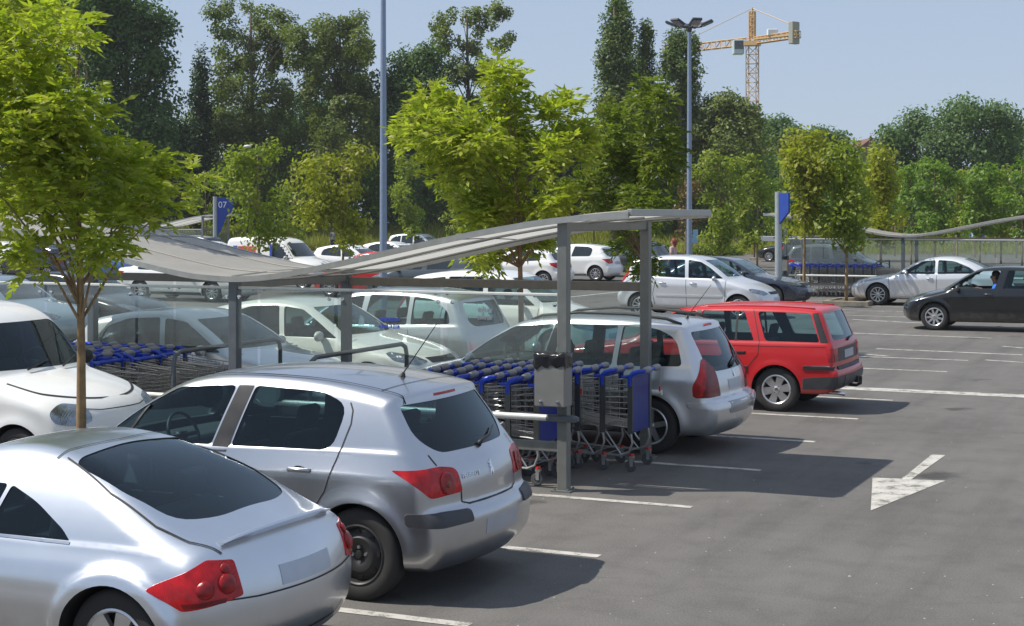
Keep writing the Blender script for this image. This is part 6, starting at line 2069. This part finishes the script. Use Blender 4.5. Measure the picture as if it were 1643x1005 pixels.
def ash_tree(px, d, items, ncomp, lmat, label, r0, leafL, seed, dep):
    """young ash: compound leaves of paired drooping leaflets"""
    rng = np.random.default_rng(seed)
    blobs = pxblobs(px, d, items, dep, seed, .80)
    u, v = at_d(px, d)
    r = empty('ash_tree', (u, v, 0), YAW)
    P, N, cc = crown_points(blobs, ncomp, rng, .11, .42, max(60, ncomp // 9))
    D = N.copy(); D[:, 2] = D[:, 2] * .5 + .1 + rng.normal(size=ncomp) * .25
    D /= np.linalg.norm(D, axis=1, keepdims=True)
    Sd = np.cross(D, np.array([0, 0, 1.0])); Sd /= np.linalg.norm(Sd, axis=1, keepdims=True) + 1e-9
    Up = np.cross(Sd, D)
    Ls = leafL * rng.uniform(.7, 1.25, ncomp)
    VV = []
    for i in range(4):
        t = .28 + .24 * i
        for s in ((-1, 1) if i < 3 else (0,)):
            c = P + D * (Ls * 1.5 * t)[:, None] - np.array([0, 0, 1.0]) * (Ls * .55 * t * t)[:, None]
            ang = .75 + rng.normal(size=ncomp) * .15
            if s == 0: a = D - np.array([0, 0, .5])
            else: a = D * np.cos(ang)[:, None] + Sd * (s * np.sin(ang))[:, None] - np.array([0, 0, .30]) + rng.normal(size=(ncomp, 3)) * .12
            a /= np.linalg.norm(a, axis=1, keepdims=True)
            nn = Up + rng.normal(size=(ncomp, 3)) * .6
            b = np.cross(nn, a); b /= np.linalg.norm(b, axis=1, keepdims=True) + 1e-9
            L = (Ls * rng.uniform(.75, 1.15, ncomp))[:, None]; W = L * .38
            VV.append(np.stack([c, c + a * L * .42 + b * W * .5, c + a * L, c + a * L * .42 - b * W * .5], 1))
    V = np.concatenate(VV).reshape(-1, 3); Q = np.arange(len(V)).reshape(-1, 4)
    obj('crown', np_mesh('crown', V, Q, lmat, smooth=False), r)
    mb = MB(); C = np.array([b[0] for b in blobs]); top = C[:, 2].max() * .82
    limbs(mb, (0, 0, -.05), ((C[:, 0].mean()) * .25, 0, top), r0, [b[0] for b in blobs] + [cc[i] for i in rng.permutation(len(cc))[:26]], rng, bend=.05, low=.46)
    mb.build('trunk', M['bark_young'], r, smooth=True)
    tag(r, label, 'tree', 'young ash trees in the car park')
    return r

ash_tree(130, 14.9, [(35, 110, 75, 75), (120, 70, 55, 45), (95, 160, 85, 70), (150, 190, 50, 70), (50, 230, 75, 70), (140, 265, 75, 60), (205, 270, 50, 50), (262, 292, 36, 36), (30, 310, 75, 50), (110, 320, 70, 35), (225, 330, 60, 28), (75, 405, 28, 28), (175, 392, 36, 26), (205, 372, 28, 26), (-40, 200, 70, 90), (70, 30, 30, 30)],
         2900, LEAF['ash'], 'slender young ash with bright lime leaves, nearest tree at the left edge', .055, .10, 4, .75)
ash_tree(-10, 20.5, [(20, 5, 60, 50), (-40, 40, 60, 70), (40, 40, 40, 40), (-20, -60, 70, 60), (60, -20, 30, 40), (-10, 120, 50, 70)],
         1500, LEAF['ash'], 'second lime leaved ash behind the nearest one, cut by the top left corner', .06, .12, 9, .8)
ash_tree(838, 26.1, [(803, 125, 26, 34), (812, 165, 36, 34), (690, 165, 34, 36), (700, 215, 50, 42), (757, 225, 48, 42), (662, 212, 24, 24), (730, 280, 62, 42), (800, 235, 50, 40), (800, 295, 58, 40), (880, 190, 46, 34), (915, 172, 30, 24), (930, 225, 26, 30), (880, 255, 52, 46), (815, 338, 56, 24), (770, 345, 30, 20), (778, 412, 26, 22), (760, 400, 20, 14), (850, 385, 26, 22), (900, 330, 40, 30)],
         3300, LEAF['ash'], 'spreading young ash whose lime crown stands over the middle of the shelter', .06, .135, 12, .95)
ash_tree(1035, 31.6, [(1000, 190, 36, 50), (1040, 170, 36, 40), (1005, 270, 46, 56), (1052, 250, 34, 66), (985, 335, 32, 30), (1030, 330, 42, 40), (1015, 390, 26, 22), (980, 240, 28, 46), (940, 300, 26, 30), (1035, 430, 16, 18)],
         2700, LEAF['ash_mid'], 'taller ash with duller green leaves behind the far right shelter post', .06, .125, 15, .9)

def boxed(px, d, box, seed, k=13):
    x0, y0, x1, y1 = box
    rg = random.Random(seed)
    items = []
    cx, cy, W, H = (x0 + x1) / 2, (y0 + y1) / 2, (x1 - x0) / 2, (y1 - y0) / 2
    for i in range(k):
        t = (i + .5) / k
        yy = y0 + H * 2 * t
        wid = W * (math.sin(PI * min(1, max(.0, .12 + t * .86))) ** .7)
        xx = cx + rg.uniform(-1, 1) * wid * .70
        items.append((xx, yy, W * rg.uniform(.36, .58), H * rg.uniform(.18, .32)))
    return items

GRP_LOT = 'young trees along the car park'
for (px, d, box, lm, n, leaf, lab) in (
    (415, 55, (358, 240, 474, 392), 'maple', 3000, .17, 'olive green young tree standing in front of the delivery van'),
    (550, 58, (470, 248, 618, 392), 'maple_gold', 4200, .18, 'golden tinged young maple left of the tall lamp post'),
    (652, 92, (622, 255, 690, 372), 'maple', 1800, .22, 'small pointed olive tree right of the tall lamp post'),
    (735, 96, (698, 292, 775, 378), 'maple', 1500, .22, 'thin low olive tree behind the spreading ash'),
    (880, 90, (840, 290, 930, 385), 'maple', 1700, .22, 'low olive tree behind the front shelter post'),
    (1100, 84, (1070, 284, 1130, 380), 'rust', 1000, .22, 'small rust tinged tree beside the second lamp post'),
    (1155, 78, (1112, 255, 1200, 395), 'maple', 3000, .22, 'olive young tree right of the second lamp post'),
    (1215, 82, (1172, 258, 1248, 395), 'maple', 2600, .22, 'olive young tree left of the edge on blue sign'),
    (1290, 48.3, (1228, 222, 1346, 372), 'maple_gold', 3600, .17, 'young tree with a pale straight trunk right of the edge on blue sign'),
    (1358, 48.0, (1308, 240, 1408, 388), 'maple', 3000, .17, 'young tree growing on the kerbed island by the silver saloon'),
    (1413, 54, (1378, 242, 1452, 385), 'maple_gold', 2200, .18, 'yellow tinged young tree behind the kerbed island'),
    (1500, 82, (1456, 262, 1546, 378), 'lime', 3000, .22, 'light green tree left of the recycling banks, behind the wavy far roof'),
    (1572, 84, (1528, 272, 1622, 378), 'lime', 3000, .22, 'light green tree above the recycling banks'),
    (1640, 82, (1596, 262, 1690, 380), 'lime', 3000, .22, 'light green tree cut by the right edge'),
    (1462, 86, (1430, 272, 1500, 378), 'lime', 2200, .22, 'small light green tree left of the wavy far roof'),
    (1536, 88, (1500, 280, 1574, 380), 'maple', 2400, .22, 'olive tree between the two light green trees on the right'),
    (1606, 88, (1572, 276, 1640, 380), 'maple', 2400, .22, 'olive tree second from the right edge'),
    (1385, 92, (1352, 262, 1424, 380), 'maple', 2400, .22, 'olive tree behind the yellow tinged one'),
    (1330, 94, (1296, 262, 1366, 380), 'lime', 2400, .22, 'light green tree behind the kerbed island tree'),
    (1252, 92, (1222, 268, 1290, 384), 'lime', 2200, .22, 'light green tree behind the edge on blue sign'),
    (330, 96, (300, 270, 372, 372), 'maple', 1500, .22, 'small olive tree behind the blue sign numbered 07'),
    (470, 100, (440, 300, 505, 388), 'maple', 1200, .22, 'low olive tree between the delivery van and the golden maple'),
): tree(px, d, pxblobs(px, d, boxed(px, d, box, int(px)), .55, int(px)), n, leaf, LEAF[lm], lab, .055, 'young_tree', GRP_LOT, clump=.24, bark=M['bark_young'], shell=.45)

GRP_BIG = 'tall trees of the wood'
def big(px, d, items, n, leaf, lm, lab, clump=.55, dep=2.5, shell=.5, r0=.28, seed=0, nclump=None, kind='broadleaf_tree', aspect=.6):
    tree(px, d, pxblobs(px, d, items, dep, int(px) + seed), int(n * 2.6), leaf * .95, LEAF[lm], lab, r0, kind, GRP_BIG, seed, clump, aspect, shell, nlimb=12, nclump=nclump)
big(60, 118, [(40, 20, 90, 70), (60, 120, 90, 80), (30, 230, 90, 80), (90, 300, 80, 60)], 9000, .34, 'dark', 'dark broadleaf tree behind the nearest ash at the top left')
big(205, 112, [(190, 30, 60, 60), (235, 45, 42, 45), (175, 100, 75, 60), (245, 105, 36, 40), (215, 170, 75, 60), (250, 230, 50, 60), (190, 250, 80, 70), (240, 310, 60, 60), (160, 10, 60, 50)], 15000, .32, 'dark', 'big dark broadleaf tree with a rounded crown right of the nearest ash')
big(320, 122, [(322, 120, 12, 45), (318, 180, 20, 50), (318, 240, 28, 60), (325, 310, 34, 60), (292, 230, 24, 40), (282, 280, 28, 50)], 8000, .26, 'ivy', 'narrow ivy covered dark stem with bare twigs on top', .35, 1.2)
big(405, 125, [(372, 30, 36, 34), (410, 22, 30, 24), (440, 50, 36, 34), (375, 75, 38, 36), (410, 95, 46, 34), (450, 95, 36, 40), (355, 130, 24, 40), (395, 155, 46, 36), (445, 160, 40, 40), (420, 215, 60, 40), (375, 225, 40, 50), (400, 290, 70, 60), (470, 60, 18, 22)], 11000, .28, 'airy', 'airy grey green tree with gaps of sky, behind the delivery van', .42, 2.2, .4, nclump=300)
big(548, 122, [(520, 60, 32, 30), (560, 40, 28, 24), (545, 90, 46, 36), (585, 80, 22, 30), (500, 110, 34, 34), (575, 130, 40, 36), (530, 150, 48, 40), (590, 170, 26, 40), (500, 190, 40, 50), (560, 210, 56, 46), (530, 280, 70, 60), (482, 70, 22, 24)], 12500, .28, 'airy', 'broad tree with a ragged top left of the tall lamp post', .42, 2.2, .42, nclump=330, seed=3)
big(665, 124, [(660, 110, 42, 30), (690, 100, 30, 24), (640, 140, 30, 34), (680, 160, 50, 40), (640, 210, 40, 50), (690, 230, 50, 50), (660, 300, 60, 60)], 10000, .30, 'dark', 'dark tree just right of the tall lamp post', .5, 2.2)
big(752, 128, [(705, 42, 22, 18), (735, 32, 26, 22), (768, 30, 22, 24), (800, 28, 18, 20), (715, 75, 26, 22), (760, 75, 26, 26), (800, 70, 24, 22), (745, 120, 44, 30), (790, 110, 30, 26), (760, 170, 56, 40), (720, 230, 60, 60), (790, 240, 50, 60), (750, 310, 70, 50)], 9000, .28, 'airy', 'open feathery tree behind the spreading ash, sky between its branches', .36, 1.8, .4, nclump=260)
big(880, 130, [(860, 250, 40, 36), (910, 240, 36, 40), (890, 300, 60, 50), (840, 300, 40, 50)], 6000, .32, 'dark', 'low dark tree between the spreading ash and the poplars')
big(988, 118, [(996, 12, 18, 22), (985, 50, 24, 34), (1000, 60, 24, 40), (978, 105, 26, 40), (1004, 120, 28, 50), (985, 170, 36, 50), (1000, 240, 42, 60), (990, 320, 46, 60)], 11000, .26, 'poplar', 'tallest columnar poplar, left of three', .34, 1.4, .5, kind='poplar_tree')
big(1037, 120, [(1036, 55, 10, 18), (1036, 85, 15, 24), (1036, 125, 20, 34), (1038, 180, 28, 44), (1036, 260, 34, 60)], 6000, .24, 'poplar', 'slimmest columnar poplar, middle of three', .28, 1.0, .5, kind='poplar_tree')
big(1092, 118, [(1086, 70, 16, 26), (1108, 80, 14, 30), (1076, 105, 18, 36), (1100, 125, 24, 40), (1085, 175, 32, 44), (1110, 180, 18, 40), (1092, 250, 42, 60), (1090, 320, 48, 60)], 10000, .26, 'poplar', 'columnar poplar standing behind the second lamp post', .34, 1.4, .5, kind='poplar_tree')
big(1172, 116, [(1160, 172, 32, 26), (1195, 185, 26, 26), (1140, 210, 30, 34), (1180, 230, 44, 40), (1150, 280, 50, 50), (1200, 280, 36, 50), (1215, 200, 12, 12)], 8500, .28, 'airy', 'ragged olive tree at the foot of the crane mast', .4, 1.8, .45)
big(1252, 150, [(1250, 210, 32, 22), (1230, 235, 28, 26), (1270, 235, 34, 30), (1250, 280, 50, 40)], 5500, .36, 'blue', 'rounded mid green tree right of the crane mast', .5)
big(1305, 158, [(1310, 222, 22, 16), (1335, 228, 26, 18), (1300, 250, 34, 26), (1350, 255, 30, 30), (1330, 290, 50, 40)], 5000, .36, 'blue', 'low mid green tree left of the brown roof', .5)
big(1505, 140, [(1540, 188, 56, 24), (1590, 195, 36, 24), (1480, 205, 46, 30), (1430, 225, 26, 20), (1420, 255, 22, 24), (1450, 260, 44, 44), (1530, 240, 76, 44), (1600, 250, 42, 46), (1500, 300, 80, 50), (1580, 310, 70, 50)], 14000, .34, 'blue', 'wide rounded tree filling the right background', .6, 3.0)
big(1640, 146, [(1636, 225, 26, 22), (1650, 260, 40, 36), (1640, 310, 44, 44)], 4500, .34, 'blue', 'rounded tree cut by the right edge behind the light green ones', .5)

for (px, d, tp, w, lm, n, lab) in (
    (290, 134, 190, 60, 'dark', 4200, 'dark rounded tree low behind the ivy covered stem'),
    (350, 138, 160, 62, 'airy', 4200, 'olive tree filling in behind the airy tree, left side'),
    (440, 136, 175, 70, 'dark', 5200, 'dark tree filling the gap behind the airy tree, right side'),
    (500, 140, 150, 66, 'dark', 4800, 'dark tree behind the ragged topped tree'),
    (605, 138, 150, 58, 'airy', 4600, 'olive tree directly behind the tall lamp post'),
    (720, 140, 190, 74, 'dark', 5200, 'dark tree behind the feathery tree'),
    (815, 142, 215, 74, 'airy', 4600, 'olive tree behind the right half of the spreading ash'),
    (940, 136, 205, 56, 'dark', 4200, 'dark tree just left of the tallest poplar'),
    (1135, 132, 185, 56, 'dark', 4200, 'dark tree between the third poplar and the ragged olive tree'),
    (1215, 138, 225, 60, 'airy', 4200, 'olive tree under the crane cab'),
    (1390, 150, 252, 56, 'blue', 3400, 'mid green tree under the brown roof'),
): big(px, d, [(px + (i % 3 - 1) * w * .42, tp + 26 + 44 * (i // 3) + (i * 7 % 13), w * .52, 34) for i in range(12)] , n, .30, lm, lab, .5, 2.4)
# the shaded understorey of the wood, the tall grass and the clipped hedges: uncountable masses
def mass(name, n, X, Y, Z, leaf, lm, label, cat, seed, aspect=.6, upright=False, dens=None):
    rng = np.random.default_rng(seed)
    x = rng.uniform(*X, n); y = Y(x) if callable(Y) else rng.uniform(*Y, n)
    if callable(Y): y = y + rng.uniform(0, 3.5, n)
    top = Z(x, y)
    z = rng.random(n) ** .8 * top
    P = np.stack([CT * x - ST * y, ST * x + CT * y, z], 1)
    N = rand_unit(rng, n, .0 if upright else .4)
    if upright:
        N[:, 2] *= .15; N /= np.linalg.norm(N, axis=1, keepdims=True)
        a = np.tile(np.array([0, 0, 1.0]), (n, 1)) + rng.normal(size=(n, 3)) * .25
        b = np.cross(N, a); L = leaf * rng.uniform(.6, 1.3, (n, 1)); W = L * aspect
        V = np.stack([P - b * W * .5, P + b * W * .5, P + a * L + b * W * .1, P + a * L - b * W * .1], 1).reshape(-1, 3); Q = np.arange(4 * n).reshape(n, 4)
    else:
        V, Q = leaf_quads(P, N, leaf, aspect, rng)
    o = obj(name, np_mesh(name, V, Q, LEAF[lm], smooth=False))
    tag(o, label, cat, kind='stuff')
wav = lambda x, s, a: np.sin(x * s) * a + np.sin(x * s * 2.3 + 1) * a * .6
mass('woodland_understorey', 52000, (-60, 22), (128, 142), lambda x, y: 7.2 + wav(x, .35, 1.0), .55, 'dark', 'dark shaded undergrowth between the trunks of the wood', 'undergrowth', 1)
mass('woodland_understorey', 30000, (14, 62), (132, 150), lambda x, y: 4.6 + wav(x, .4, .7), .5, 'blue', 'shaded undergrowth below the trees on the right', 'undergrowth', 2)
mass('tall_grass', 80000, (-48, 8), (118, 127), lambda x, y: .55 + (y - 118) * .16 + wav(x, .9, .12), .36, 'grassy', 'tall dry yellow green grass along the foot of the wood', 'tall grass', 3, .16, True)
mass('tall_grass', 45000, (10, 60), (107, 120), lambda x, y: .25 + (y - 107) * .075 + wav(x, .7, .08), .28, 'grassy', 'sloping grass verge behind the far shelter', 'tall grass', 4, .16, True)
def hedge(px, d, w, h, label):
    rng = np.random.default_rng(int(px))
    u, v = at_d(px, d); n = 2600
    r = empty('clipped_hedge', (u, v, 0), YAW)
    p = rand_unit(rng, n) * (rng.random((n, 1)) ** .35) * np.array([w / 2, .8, h]); p[:, 2] = np.abs(p[:, 2])
    V, Q = leaf_quads(p, rand_unit(rng, n, .6), .17, .6, rng)
    obj('foliage', np_mesh('foliage', V, Q, LEAF['hedge'], smooth=False), r)
    mb = MB()
    for k in range(5): mb.tube([(w * (.18 * k - .36), 0, 0), (w * (.2 * k - .4), 0, h * .7)], [.03, .01], 5)
    mb.build('stems', M['bark'], r)
    tag(r, label, 'hedge', 'low clipped hedges')
hedge(955, 106, 3.6, .95, 'low rounded hedge behind the white hatchbacks')
hedge(1050, 104, 3.4, .9, 'low rounded hedge left of the second lamp post')
hedge(1150, 106, 3.8, .85, 'low rounded hedge right of the second lamp post')
